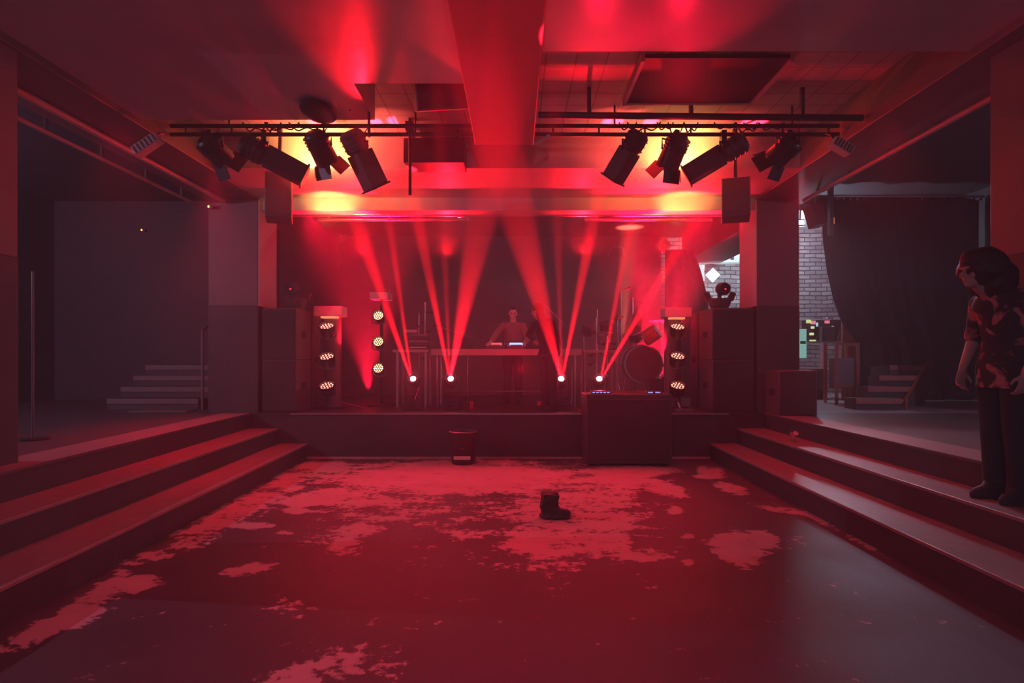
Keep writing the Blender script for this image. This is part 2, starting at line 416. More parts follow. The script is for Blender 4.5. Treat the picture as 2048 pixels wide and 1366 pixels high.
tag(stone(6.5, 9.3, 9.2, 9.28, SZ+.001, 3.2).done('partition_screen', BLACK), 'plain black partition screen standing beside the curtain stairs', 'partition')
bpy.data.objects['partition_screen'].location = (1.0, 0, 0)
hp = thing('handrail', 'slim handrail post standing at the foot of the side stairs', 'handrail', (-5.1, 9.75, SZ))
B().cyl((-5.1,9.75,SZ+.002), (-5.1,9.75,2.0), .022).done('post', mat('red_brown_post', (.3,.16,.15), .5), hp)
B().tube([(-5.1,9.75,2.0),(-5.1,10.3,2.3),(-5.1,11.2,2.7)], .02).done('rail', mat('red_brown_post', (.3,.16,.15), .5), hp)
tag(stone(-6.0, -5.1, 9.25, 9.6, SZ+.002, SZ+.03).done('door_mat', mat('mat_cloth', (.2,.14,.14), .9), bevel=.005), 'thin flat mat lying at the foot of the side stairs', 'mat')
pl = thing('barrier_post', 'slim pale upright post standing in the dark side area', 'post', (-5.0, 6.2, SZ))
pb = P(66,0,6.2)
pl.location = (pb.x, 6.2, SZ); bpy.context.view_layer.update()
B().cyl((pb.x,6.2,SZ+.02), (pb.x,6.2,P(66,543,6.2).z), .012).done('pole', GREYM, pl)
B().cyl((pb.x,6.2,SZ+.002), (pb.x,6.2,SZ+.02), .14).done('foot_plate', BLACKM, pl)

# ------------------------------------------------------------ PA stacks
GR = mat('speaker_grille', (.04,.035,.04), .7, 0, .4, 90, .3)
SIDEP = mat('painted_speaker_side', (.13,.09,.09), .5, 0, .3, 12, .1)
def cabinet(name, x0, x1, y0, y1, z0, z1, label, m=BLACK, cat='speaker', group=None, cones=2, sidem=SIDEP):
    t = thing(name, label, cat, ((x0+x1)/2, (y0+y1)/2, z0), group)
    stone(x0, x1, y0+.02, y1, z0, z1).done('cabinet', sidem, t, bevel=.01)
    stone(x0+.02, x1-.02, y0, y0+.019, z0+.02, z1-.02).done('grille', GR, t, bevel=.004)
    for sx in (-1, 1):
        x = x0 if sx < 0 else x1
        B().bb(min(x, x+sx*.006)-.0005, max(x, x+sx*.006)+.0005, (y0+y1)/2-.09, (y0+y1)/2+.09, (z0+z1)/2-.05, (z0+z1)/2+.05).done('handle', RUBBER, t)
    return t
for sx, (xa, xb), word in ((-1, (-3.95,-3.42), 'beside the pillar by the side stairs'), (1, (3.08,3.74), 'beside the pillar by the lit brick wall')):
    zz = SZ+.002
    for k, h in enumerate((.82, .81)):
        cabinet('bass_speaker', xa, xb, 9.32, 10.02, zz, zz+h-.003, ('lower' if k == 0 else 'upper')+' black bass cabinet of the stack '+word, group='bass speaker stacks at the stage edges')
        zz += h
    cabinet('line_speaker', xa+(.08 if sx < 0 else -.0), xb-(.0 if sx < 0 else .08), 10.12, 10.5, SZ+.002, 2.33, 'tall slim cabinet behind the bass stack '+word, group='tall cabinets behind the bass stacks')
# small black box by the landing edge
cabinet('floor_monitor_box', 3.86, 4.42, 8.72, 9.22, SZ+.008, 1.37, 'small black cabinet standing at the landing edge near the steps')
# big black sub in front of the stage
fb = thing('front_bass_cabinet', 'wide black bass cabinet standing on the dance floor against the stage', 'speaker', (1.62, 8.8, 0))
stone(1.02, 2.25, 8.56, 9.14, .03, 1.03).done('cabinet', BLACK, fb, bevel=.012)
stone(1.06, 2.21, 8.54, 8.558, .08, .92).done('grille', GR, fb, bevel=.004)
stone(1.03, 2.24, 8.535, 8.558, .945, .96).done('trim_strip', mat('dull_red_strip', (.12,.05,.05), .5), fb)
for i in range(4): B().cyl((1.1+(i%2)*1.07, 8.64+(i//2)*.42, .0), (1.1+(i%2)*1.07, 8.64+(i//2)*.42, .03), .03).done('foot', RUBBER, fb)
# units on top of the cabinet; violet reflections painted as glowing strips
for i, (px, w, label) in enumerate(((1200,.27,'small control unit with painted violet reflections on the cabinet below the outermost stage lamp'),(1305,.2,'small control unit with painted violet reflections on the cabinet below the bass drum'))):
    p = P(px, 783, 8.7)
    t = thing('control_unit', label, 'control unit', (p.x, 8.7, 1.03), 'control units with painted reflections')
    stone(p.x-w/2, p.x+w/2, 8.6, 8.75, 1.034, 1.075).done('case', BLACKM, t, bevel=.004)
    for k in range(5):
        x = p.x-w/2+.03+(w-.06)*k/4
        stone(x-.018, x+.018, 8.594, 8.6, 1.045, 1.063).done('display', emis('violet_reflection', (.45,.4,1.0), 1.6 if k % 2 else .9), t) if k != 2 or i == 0 else None
ca = B(); ca.tube([P(px, py, 8.72) for px, py in ((1218,786),(1240,784),(1262,786),(1280,783),(1290,785))], .008)
o = ca.done('signal_cable', mat('red_cable', (.3,.05,.05), .5)); o.location.z = .006
tag(o, 'thin red cable lying along the top of the wide bass cabinet', 'cable')

# bin in front of stage
t = thing('litter_bin', 'small round black bin with a pale label standing against the stage front', 'bin', (-.76, 8.78, 0))
B().lathe((-.76,8.78,0), Matrix.Identity(3), [(0,.002),(.165,.002),(.172,.03),(.178,.05),(.195,.40),(.215,.42),(.215,.455),(.195,.46),(.185,.44),(.17,.1),(0,.1)], 32).done('bucket', BLACKM, t)
B().lathe((-.76,8.78,0), Matrix.Identity(3), [(.20,.456),(.212,.462),(.212,.475),(.19,.482),(.19,.46)], 32).done('rim', GREYM, t)
stone(-.88, -.64, 8.562, 8.572, .09, .14).done('label_plate', mat('pale_label', (.7,.55,.5), .6), t, bevel=.002)
B().tube([(-.95,8.78,.43),(-.9,8.68,.3),(-.76,8.575,.24),(-.62,8.68,.3),(-.57,8.78,.43)], .006).done('bail_handle', STEEL, t)

# crumpled bundle on the dance floor
def bundle():
    b = B(); x, y = .37, 5.80
    b.loft([((x+.02,y,.004), None, .155,.085), ((x+.02,y,.02), None, .16,.09), ((x+.02,y,.035), None, .15,.085)], 28)            # sole
    b.loft([((x+.02,y,.03), None, .14,.078), ((x+.0,y,.07), None, .115,.075), ((x-.03,y,.11), None, .085,.07), ((x-.035,y,.17), None, .085,.07), ((x-.025,y,.22), None, .095,.075), ((x-.03,y,.245), None, .08,.055)], 28)
    b.ell((x+.11,y,.05), (.06,.06,.04), n=20); b.box((x-.04,y-.03,.16), (.15,.10,.16), Euler((.1,.15,.2)).to_matrix())
    bmesh.ops.subdivide_edges(b.bm, edges=b.bm.edges[:], cuts=2, use_grid_fill=True)
    for v in b.bm.verts:
        v.co += mnoise.noise_vector(v.co*22)*.018+mnoise.noise_vector(v.co*60)*.006
        v.co.z = max(.004, v.co.z)
    o = b.done('crumpled_boot', mat('scuffed_dark_leather', (.05,.04,.04), .6, 0, .5, 30, .6), remesh=.006)
    return tag(o, 'dark crumpled boot left lying on the paint-worn dance floor', 'boot')
bundle()
# scrap on the step
p = P(1572,862,8.0)
b = B()
for k in range(7):
    a = k*.9; b.box((3.62+.04*math.cos(a), 7.75+.05*math.sin(a*1.7), .50+.012*k), (.06,.05,.006), Euler((a,a*.7,a)).to_matrix())
tag(b.done('paper_scrap', mat('pink_paper', (.6,.3,.3), .7)), 'small crumpled paper scrap lying on the middle side step', 'paper scrap')

# ------------------------------------------------------------ moving heads with beams
def moving_head(name, p, aim, label, lens=True, group=None, on=True, base=SZ):
    t = thing(name, label, 'stage light', (p.x, p.y, base), group)
    hb = p.z-.22
    stone(p.x-.15, p.x+.15, p.y-.12, p.y+.12, base+.003, base+.12).done('base', BLACKM, t, bevel=.01)
    y = t
    B().bb(p.x-.15, p.x+.15, p.y-.04, p.y+.04, base+.121, base+.15).bb(p.x-.15, p.x-.118, p.y-.05, p.y+.05, base+.15, p.z+.05).bb(p.x+.118, p.x+.15, p.y-.05, p.y+.05, base+.15, p.z+.05).done('yoke', BLACKM, t, bevel=.006)
    d = (aim-p).normalized(); M = frame_from(d)
    hd = B().lathe(p-d*.1, M, [(0,-.09),(.06,-.09),(.085,-.06),(.1,0),(.11,.08),(.1,.15),(.09,.16),(.088,.145),(0,.145)], 24).done('head', BLACKM, t)
    if lens: B().lathe(p-d*.1, M, [(0,.151),(.036,.149),(.046,.146),(0,.1455)], 20).done('lens', emis('beam_lens', (1,.45,.5), 60) if on else mat('glass_lens', (.1,.02,.02), .1), hd)
    B().box((p.x, p.y-.121, base+.06), (.1,.003,.04)).done('display', mat('dark_screen', (.02,.02,.03), .1), t)
    return t
def spot(name, loc, aim, col, energy, size, blend=.2, soft=.03):
    l = bpy.data.lights.new(name, 'SPOT'); l.color = col; l.energy = energy; l.spot_size = R(size); l.spot_blend = blend; l.shadow_soft_size = soft
    o = bpy.data.objects.new(name, l); C.objects.link(o); o.location = loc
    o.rotation_euler = (V(aim)-V(loc)).to_track_quat('-Z', 'Y').to_euler(); return o
def point(name, loc, col, energy, soft=.1):
    l = bpy.data.lights.new(name, 'POINT'); l.color = col; l.energy = energy; l.shadow_soft_size = soft
    o = bpy.data.objects.new(name, l); C.objects.link(o); o.location = loc; return o
RED = (1.0, .003, .034)
BEAMRED = (1.0, .005, .016)
HEADS = [P(827,760,9.9), P(902,760,9.9), P(1122,760,9.9), P(1198,760,9.9)]
# beams: head index, target (pixel, depth) of the beam axis, cone deg, energy
BEAMS = [(0, P(650,262,7.45), 5.2, .75), (0, P(753,262,7.45), 2.8, .85),
         (1, P(800,262,7.45), 4.2, .8), (1, P(863,-107,3.7), 1.5, .9), (1, P(1079,-160,2.9), 3.9, 1.3),
         (2, P(875,-160,2.9), 4.4, 1.1), (2, P(1099,-107,3.7), 1.6, .9), (2, P(1222,262,7.45), 4.2, .9),
         (3, P(1298,262,7.45), 3.0, .9), (3, P(1497,262,7.45), 4.2, 1.0)]
words = ['outermost glowing floor lamp beside the three-lamp stand', 'glowing floor lamp under the end of the wide table near the three-lamp stand', 'glowing floor lamp close to the standing dark figure', 'glowing floor lamp beside the drum hardware']
BE = 90000.0
for i, p in enumerate(HEADS):
    moving_head('moving_head_light', p, p+V((0,-.5,.28)), words[i], group='moving head lights on the stage front')
for i, (h, tgt, deg, e) in enumerate(BEAMS):
    p = HEADS[h]+V((0,-.17,.0)); spot('beam_lamp', p, tgt, BEAMRED, BE*e, deg, .5, .02)

for p in HEADS: spot('lens_halo_fill', p+V((0,-.14,.0)), p+V((0,-1.2,.3)), RED, 18, 150, 1, .02)  # added wide red spots giving each lens a halo

# ------------------------------------------------------------ LED towers
def led_par(p, r, label, group, bright, tilt=.0):
    t = thing('led_par_light', label, 'stage light', p, group)
    M = frame_from(V((0,-1,tilt)))
    hs = B().lathe(p, M, [(0,-.16),(r*.8,-.16),(r,-.1),(r*1.08,0),(r*1.14,.02),(r*1.14,.035),(r*1.0,.035),(r*.97,.0),(0,0)], 24).done('housing', BLACKM, t)
    b = B()
    for k in range(19):
        if k == 0: x = y = 0
        elif k < 7: a = k*math.pi/3; x, y = .42*r*math.cos(a), .42*r*math.sin(a)
        else: a = (k-7)*math.pi/6; x, y = .78*r*math.cos(a), .78*r*math.sin(a)
        q = p+M@V((x, y, .002)); b.lathe(q, M, [(r*.125,0),(r*.11,.006),(0,.008)], 8)
    b.done('led_cluster', emis('led_hot', (1,.55,.2), 9) if bright else emis('led_red', (1,.22,.16), 5), hs)
    B().tube([p+V((-r*1.25,.0,0)), p+V((-r*1.25,.02,-r*1.3)), p+V((0,.05,-r*1.6)), p+V((r*1.25,.02,-r*1.3)), p+V((r*1.25,0,0))], .012).done('bracket', mat('red_lit_bracket', (.3,.22,.22), .4), t)
    return t
def tower(px, Y, topbox, y_leds, place, bright, r):
    base = P(px, 0, Y); x = base.x
    t = thing('lamp_stand', 'upright stand of three lamps under a pale box, '+place, 'lamp stand', (x, Y, SZ))
    ztop = P(0, topbox[3], Y).z
    tube = mat('truss_cover_cloth', (.22,.15,.15), .7, 0, .15)
    if bright: B().cyl((x,Y+.24,SZ+.002), (x,Y+.24,ztop), .03).done('pole', BLACKM, t)
    else: B().cyl((x,Y+.32,SZ+.002), (x,Y+.32,ztop), .14, n=28).done('pole', tube, t)
    B().bb(x-.22,x+.22,Y+.1,Y+.5,SZ+.002,SZ+.03).done('base_plate', BLACKM, t, bevel=.005)
    a, c = P(topbox[0], topbox[1], Y), P(topbox[2], topbox[3], Y)
    stone(a.x, c.x, Y, Y+.34, c.z, a.z).done('top_box', mat('pale_lamp_box', (.62,.5,.5), .5, 0, .08), t, bevel=.01)
    if not bright: stone(a.x+.1, c.x-.1, Y+.05, Y+.2, c.z-.03, c.z-.001).done('lamp_strip', emis('strip_glow', (1,.25,.12), 1.2), t)
    names = ('top lamp', 'middle lamp', 'bottom lamp')
    for n_, yy in zip(names, y_leds):
        led_par(P(px, yy, Y), r, f'{n_} of three on the stand {place}', 'lamps clamped to the upright stands', bright, .45 if bright else 1.5)
tower(654, 9.85, (627,612,683,632), (654,715,773), 'near the pillar with the side stairs', False, .118)
tower(757, 10.3, (739,584,777,598), (632,684,737), 'carrying the yellow-hot lamps', True, .088)
tower(1355, 9.85, (1330,615,1384,634), (655,714,773), 'beside the drum kit', False, .118)
b = B(); p = P(785,590,10.3); B_ = stone(p.x-.01, p.x+.01, 10.3, 10.32, p.z-.15, p.z+.1)
B_.done('microphone_clip', STEEL); tag(bpy.data.objects['microphone_clip'], 'short upright metal clip beside the box of the yellow-hot lamp stand', 'clip')
bpy.data.objects['microphone_clip'].location.x = -.05

# ------------------------------------------------------------ tables
def table(name, x0, x1, y0, y1, ztop, band, label, m, legx, leg=.02):
    t = thing(name, label, 'table', ((x0+x1)/2, (y0+y1)/2, SZ))
    stone(x0, x1, y0, y1, ztop-band, ztop).done('table_top', m, t, bevel=.006)
    for x in legx:
        for y in (y0+.05, y1-.05):
            B().cyl((x, y, SZ+.002), (x, y, ztop-band), leg).done('leg', mat('red_lit_steel', (.4,.34,.34), .35, .6), t)
    B().cyl((legx[0], y1-.05, SZ+.25), (legx[-1], y1-.05, SZ+.25), .012).done('stretcher', GREYM, t)
    return t
TX0, TX1, TZ = P(862,0,10.2).x, P(1163,0,10.2).x, P(0,698,10.2).z
FRONT = mat('table_front_band', (.42,.3,.3), .55, 0, .08)
table('stage_table', TX0, TX1, 10.2, 10.85, TZ, .11, 'long table with a broad pale front band and mixing decks on it', FRONT, (TX0+.1, TX1-.1))
LX0, LX1, LZ = P(785,0,10.3).x, P(857,0,10.3).x, P(0,699,10.3).z
table('keyboard_table', LX0, LX1, 10.3, 10.85, LZ, .05, 'narrow table with a keyboard case on it at the lamp stand end', FRONT, (LX0+.08, LX1-.05), .03)
RX0, RX1, RZ = P(1167,0,10.3).x, P(1240,0,10.3).x, P(0,700,10.3).z
table('drum_side_table', RX0, RX1, 10.3, 10.85, RZ, .05, 'narrow table with small hardware on it at the drum kit end', FRONT, (RX0+.03, RX1-.05), .022)
# decks and mixer
def deck(x, y, z, w, label, col, platter=True):
    t = thing('media_player', label, 'dj deck', (x, y, z), 'dj decks on the long table')
    stone(x-w/2, x+w/2, y-.18, y+.18, z+.002, z+.06).done('case', BLACKM, t, bevel=.006)
    B().lathe((x, y-.03, z+.061), Matrix.Identity(3), [(0,.0),(.105,.0),(.105,.012),(.1,.016),(0,.016)], 28).done('jog_wheel', CHROME, t)
    B().box((x, y+.12, z+.085), (w*.72,.1,.006), Euler((R(35),0,0)).to_matrix()).done('screen', col, t)
    for k in range(4): B().lathe((x-w/2+.03, y-.14+k*.03, z+.06), Matrix.Identity(3), [(0,0),(.008,0),(.008,.006),(0,.006)], 10).done('button', emis('red_button', (1,.05,.1), 2), t)
deck(P(990,0,10.4).x, 10.42, TZ, .32, 'mixing deck with a red-lit screen under the outstretched hand', emis('red_screen', (1,.1,.12), 1.3))
deck(P(1032,0,10.4).x, 10.42, TZ, .32, 'mixing deck with a blue-lit screen in front of the man', emis('blue_screen', (.25,.4,1.0), 2.6))
t = thing('audio_mixer', 'narrow black audio mixer standing between the two lit decks', 'mixer', (P(1011,0,10.4).x, 10.45, TZ))
x = P(1011,0,10.4).x
# slim unit behind the decks
stone(x-.1, x+.1, 10.64, 10.8, TZ+.002, TZ+.09).done('case', BLACKM, t, bevel=.006)
for k in range(4): B().cyl((x-.075+.05*k, 10.70, TZ+.09), (x-.075+.05*k, 10.70, TZ+.105), .012, n=12).done('knob', STEEL, t)
t = thing('stage_monitor', 'black wedge speaker standing at the lamp-stand end of the long table', 'speaker', (P(925,0,10.6).x, 10.6, TZ))
x = P(925,0,10.6).x
b = B(); b.bm.from_mesh; pts = [(x-.2, TZ+.002), (x+.2, TZ+.002), (x+.1, TZ+.2), (x-.14, TZ+.24)]
b.prism(pts, 10.5, 10.78).done('cabinet', BLACKM, t, bevel=.008)
b = B().prism([(x-.16,TZ+.03),(x+.15,TZ+.03),(x+.08,TZ+.17),(x-.12,TZ+.2)], 10.492, 10.499).done('grille', GR, t)
# mic boom by the table
def mic_stand(x, y, z, boom, label, base=SZ, group='microphone stands on the stage'):
    t = thing('microphone_stand', label, 'microphone stand', (x, y, base), group)
    B().cyl((x,y,base+.02), (x,y,z), .011).done('pole', CHROME, t)
    for k in range(3):
        a = k*2.1+.4; B().tube([(x,y,base+.12),(x+.22*math.cos(a),y+.22*math.sin(a),base+.012)], .009).done('leg', BLACKM, t)
    e = V((x,y,z))+V(boom); s_ = V((x,y,z))-V(boom)*.25
    ba = B().cyl(s_, e, .008).done('boom_arm', CHROME, t)
    m = e-V((x,y,z)); m.normalize()
    mic = B().cyl(e, e+m*.1, .014, .02).ell(e+m*.12, (.026,.026,.028)).done('microphone', BLACKM, ba)
    return t
mic_stand(P(935,0,11.3).x, 11.3, P(0,672,11.3).z, (-.5,.0,.16), 'microphone stand with a slanting boom behind the black wedge speaker')
mic_stand(P(1243,0,11.85).x, 11.85, P(0,582,11.85).z, (.05,.0,.02), 'tall upright microphone stand between the drum side table and the drum kit')
mic_stand(P(1120,0,11.6).x, 11.6, P(0,640,11.6).z, (-.3,.05,.3), 'microphone stand behind the end of the long table near the standing dark figure')
mic_stand(P(1266,0,12.4).x, 12.4, P(0,596,12.4).z, (.12,.0,-.06), 'shorter microphone stand directly behind the drum cymbals')

# keyboard case stack with percussion behind
t = thing('keyboard_case', 'dark ribbed keyboard case on the narrow table by the lamp stand', 'keyboard', (P(832,0,10.5).x, 10.5, LZ))
xa, xb = P(818,0,10.5).x, P(857,0,10.5).x
stone(xa, xb, 10.42, 10.75, LZ+.002, LZ+.06).done('keyboard', BLACKM, t, bevel=.004)
stone(xa+.02, xb-.02, 10.405, 10.42, LZ+.03, LZ+.045).done('key_strip', mat('ivory_keys', (.8,.72,.7), .3), t)
for k in range(4): stone(xa, xb-.01, 10.46, 10.75, LZ+.066+k*.055, LZ+.108+k*.055).done('shelf_unit', GREYM if k % 2 else BLACKM, t, bevel=.006)
stone(xa-.08, xa+.14, 10.5, 10.6, LZ+.30, LZ+.35).done('lid', mat('pale_lamp_box', (.62,.5,.5)), t, bevel=.006)

def cymbal(p, r, tilt, label, group, base=SZ, stand=True):
    t = thing('cymbal', label, 'cymbal', (p.x, p.y, base), group)
    M = Euler((R(tilt[0]), R(tilt[1]), 0)).to_matrix()
    B().lathe(p, M, [(0,.03),(.02,.03),(.04,.012),(r*.5,.004),(r,-.012),(r,-.015),(r*.5,.0),(.04,.006),(0,.02)], 32).done('cymbal_plate', mat('bronze_cymbal', (.35,.24,.12), .3, .9), t)
    B().cyl(p-V((0,0,.0)), (p.x,p.y,base+.02), .012).done('stand_pole', CHROME, t)
    for k in range(3):
        a = k*2.1+.7; B().tube([(p.x,p.y,base+.35),(p.x+.25*math.cos(a),p.y+.25*math.sin(a),base+.012)], .01).done('leg', CHROME, t)
    return t
def drum(name, c, axis, r, depth, label, group=None, shell=None, feet=True):
    t = thing(name, label, 'drum', c, group)
    M = frame_from(axis); ax = V(axis).normalized()
    B().lathe(c-ax*depth/2, M, [(0,.0),(r*.97,.0),(r*.97,.002),(r*.97,.01),(r,.012),(r,depth-.012),(r*.97,depth-.01),(r*.97,depth),(0,depth)], 32).done('shell', shell or BLACKM, t)
    for s_ in (-1, 1):
        B().lathe(c+ax*s_*(depth/2), M, [(r*.95,-.012),(r*1.04,-.012),(r*1.04,.012),(r*.98,.014),(r*.95,.012),(r*.95,-.012)], 32).done('hoop', CHROME, t)
    B().lathe(c+ax*(depth/2+.001), M, [(0,0),(r*.94,.0),(r*.94,.003),(0,.003)], 32).done('drum_head', mat('drum_skin', (.08,.07,.07), .4), t)
    for k in range(8):
        a = k*math.pi/4; u = M@V((math.cos(a)*r*1.03, math.sin(a)*r*1.03, 0))
        B().cyl(c+u-ax*depth*.42, c+u+ax*depth*.42, .007, n=8).done('tension_rod', CHROME, t)
    if feet:
        for s_ in (-1, 1):
            B().cyl(c+V((s_*r*.8,0,-r*.4)), (c.x+s_*r*1.15, c.y-.1, SZ+.006), .012).done('leg', CHROME, t)
    return t
K = P(1286,728,10.9)
drum('bass_drum', V((K.x,11.05,K.z)), (0,-1,0), .34, .4, 'large dark bass drum standing on its side behind the wide bass cabinet')
drum('rack_tom_drum', P(1302,670,10.6), (.75,-.35,.55), .13, .26, 'tilted tom drum with bright metal hoops above the bass drum', 'tom drums', REDPL, False)
drum('rack_tom_drum', P(1270,668,11.45), (-.3,-.6,.7), .14, .2, 'dark tom drum behind the tilted tom of the drum kit', 'tom drums', None, False)
drum('floor_tom_drum', V((P(1318,0,10.7).x,10.62,1.02)), (0,0,1), .17, .36, 'dark floor tom drum standing beside the three-lamp stand at the drum kit', 'tom drums')
cymbal(P(1195,616,12.1), .19, (12,14), 'raised dark cymbal behind the drum side table', 'cymbals')
cymbal(P(1318,641,11.6), .2, (-4,0), 'flat cymbal edge-on behind the tilted tom drum', 'cymbals')
cymbal(P(1236,634,11.7), .12, (20,-10), 'small cymbal behind the glowing beams at the drum kit', 'cymbals')
cymbal(P(1168,672,11.8), .15, (0,0), 'low flat cymbal behind the end of the long table', 'cymbals')
drum('snare_drum', P(1206,674,11.4), (0,-.2,1), .16, .14, 'snare drum with metal rods behind the drum side table', None, GREYM, False)
drum('small_drum', P(1176,660,11.7), (.2,-.4,1), .12, .18, 'small dark drum behind the raised cymbal', None, None, False)
drum('small_drum', P(1213,655,11.9), (-.2,-.4,1), .13, .18, 'round dark drum behind the snare drum', None, None, False)
def rigstand(x, y, z0, z1, label):
    t = thing('hardware_stand', label, 'stand', (x, y, z0), 'hardware stands behind the side tables')
    B().cyl((x,y,z0+.02), (x,y,z1), .016).done('pole', CHROME, t)
    for k in range(5):
        z = z0+(z1-z0)*(.5+.1*k); a = random.uniform(-1,1)
        B().cyl((x,y,z), (x+.14*math.cos(a*3), y-.06, z+.08*a), .009).ell((x+.14*math.cos(a*3), y-.06, z+.08*a), (.035,.03,.03)).done('clamp_arm', BLACKM, t)
    for k in range(3):
        a = k*2.1+.2; B().tube([(x,y,z0+.3),(x+.2*math.cos(a),y+.2*math.sin(a),z0+.01)], .01).done('leg', CHROME, t)
    return t
rigstand(P(850,0,11.3).x, 11.3, SZ, P(0,605,11.3).z, 'upright hardware stand with clamps behind the ribbed keyboard case')
rigstand(P(838,0,11.6).x, 11.6, SZ, P(0,626,11.6).z, 'shorter hardware stand behind the ribbed keyboard case')
rigstand(P(1188,0,11.6).x, 11.25, SZ, P(0,636,11.25).z, 'hardware stand with clamps directly below the raised cymbal')
rigstand(1.70, 10.98, SZ, P(0,672,10.95).z, 'hardware stand with chrome clamps at the side of the bass drum')
rigstand(P(1340,0,11.2).x, 11.15, SZ, P(0,668,11.15).z, 'hardware stand between the bass drum and the three-lamp stand')
cs = thing('covered_stand', 'tall conical covered stand among the drum cymbals against the bright haze', 'covered stand', (P(1274,0,11.8).x, 11.8, SZ))
c0 = P(1274,0,11.8).x
B().lathe((c0,11.8,P(0,668,11.8).z), Matrix.Identity(3), [(0,0),(.1,0),(.115,.15),(.1,.36),(.05,.45),(.02,.47),(.02,.53),(0,.53)], 20).done('cover', mat('dark_cover_cloth', (.1,.05,.05), .9, bump=.2), cs)
B().cyl((c0,11.8,SZ+.002), (c0,11.8,P(0,668,11.8).z), .015).done('pole', CHROME, cs)
# guitar-like pedal/foot items on the stage front
for px, py, label, r in ((943,803,'small red cup standing on the stage below the long table, nearer the lamp stands',.035),(1079,800,'small red cup standing on the stage beside the standing figure',.045),(1160,818,'tiny red cup at the stage edge by the wide bass cabinet',.03)):
    p = P(px, py, 9.9 if px < 1100 else 9.35)
    t = thing('drink_cup', label, 'cup', (p.x, p.y, SZ), 'red cups on the stage')
    B().lathe((p.x,p.y,SZ+.002), Matrix.Identity(3), [(0,0),(r*.8,0),(r,.13 if px < 1100 else .05),(r*.93,.13 if px < 1100 else .05),(r*.7,.01),(0,.01)], 18).done('cup', REDPL, t)
def strip(a, b, w, nm, label, cat, m, z=SZ):
    a, b = V(a), V(b)
    o = B().bar((a.x,a.y,z+.004), (b.x,b.y,z+.004), w, .004).done(nm, m); tag(o, label, cat); return o
PT = mat('pale_tape', (.6,.5,.5), .5)
def onstage(px, py): y = (H-SZ)*F/(py-CY); return V(((px-CX)*y/F, y, SZ))
def tapeb(pa, pb, w, label):
    a, b = onstage(*pa), onstage(*pb); d = (b-a).normalized(); n = V((-d.y,d.x,0))*w/2; bb_ = B()
    vs = [bb_.bm.verts.new((q.x,q.y,SZ+z)) for z in (.001,.004) for q in (a-n, b-n, b+n, a+n)]
    for f in ((3,2,1,0),(4,5,6,7),(0,1,5,4),(1,2,6,5),(2,3,7,6),(3,0,4,7)): bb_.bm.faces.new([vs[i] for i in f])
    tag(bb_.done('floor_tape', PT), label, 'tape', 'tape strips on the stage floor')
tapeb((674,802),(728,816), .05, 'longest pale tape strip running slantwise across the stage boards')
tapeb((738,812),(760,812), .12, 'short pale tape strip lying straight on the stage below the yellow-hot lamps')
tapeb((783,808),(800,811), .08, 'short slanting tape strip at the foot of the keyboard table')
tapeb((1132,816),(1146,800), .06, 'pale tape strip lying slantwise beside the standing figure')
w = thing('foot_pedal', 'small metal foot pedal lying on the stage below the drum-side lamp stand', 'pedal', V((P(1365,0,9.6).x, 9.6, SZ)))
x = P(1365,0,9.6).x
stone(x-.14, x+.14, 9.5, 9.66, SZ+.003, SZ+.03).done('base_plate', STEEL, w, bevel=.003)
B().bar((x-.12,9.5,SZ+.2), (x-.03,9.6,SZ+.035), .03, .01).done('pedal_lever', CHROME, w)
B().bar((x-.14,9.64,SZ+.03), (x+.14,9.64,SZ+.03), .015, .015).done('hinge_bar', CHROME, w)

# ------------------------------------------------------------ overhead truss and lamps
TY = 6.9; Z1, Z2 = P(0,252,TY).z, P(0,269,TY).z
tr = thing('lighting_truss', 'long horizontal black ladder truss carrying the theatre lamps', 'truss', (0, TY, Z2))
for z in (Z1, Z2):
    B().cyl((-3.98,TY,z), (3.74,TY,z), .024, n=12).done('chord', BLACKM, tr)
for i in range(15):
    x = -3.8+i*.53; B().cyl((x,TY,Z2), (x,TY,Z1), .011, n=8).done('rung', BLACKM, tr)
for x in (-3.3, -1.15, 1.15, 3.2): B().cyl((x,TY,Z1), (x,TY,4.465), .012, n=8).done('hanger', BLACKM, tr)
pr = thing('ceiling_pipe', 'thick dark pipe running across above the lighting truss under the tiled recess', 'pipe', (2, 6.4, 4.1))
a, c = P(1078,230,6.45), P(1690,236,6.45)
B().cyl((.25,6.45,a.z), (3.75,6.45,c.z), .035).done('pipe', BLACKM, pr)
for x in (.8, 1.9, 3.1): B().bb(x-.02,x+.02,6.43,6.47,a.z,4.465).done('bracket', BLACKM, pr)
pr = thing('stage_pipe', 'horizontal metal pipe hanging behind the amber-lit beam, higher of two', 'pipe', (0, 10.4, 3.9), 'metal pipes behind the amber-lit beam')
B().cyl((-3.9,10.0,P(0,429,10.0).z), (3.6,10.0,P(0,429,10.0).z), .035).done('pipe', STEEL, pr)
for x in (-2.5, 0, 2.2): B().bb(x-.02,x+.02,9.99,10.01,P(0,429,10).z,4.298).done('bracket', STEEL, pr)
pr = thing('stage_pipe', 'horizontal metal pipe hanging behind the amber-lit beam, lower of two', 'pipe', (0, 10.4, 3.9), 'metal pipes behind the amber-lit beam')
B().cyl((-3.4,10.3,P(0,439,10.3).z), (-.8,10.3,P(0,439,10.3).z), .03).done('pipe', STEEL, pr)
B().cyl((1.2,10.3,P(0,439,10.3).z), (3.4,10.3,P(0,439,10.3).z), .03).done('pipe', STEEL, pr)
for x in (-3.2, -1.0, 1.4, 3.2): B().bb(x-.02,x+.02,10.29,10.31,P(0,439,10.3).z,4.298).done('bracket', STEEL, pr)
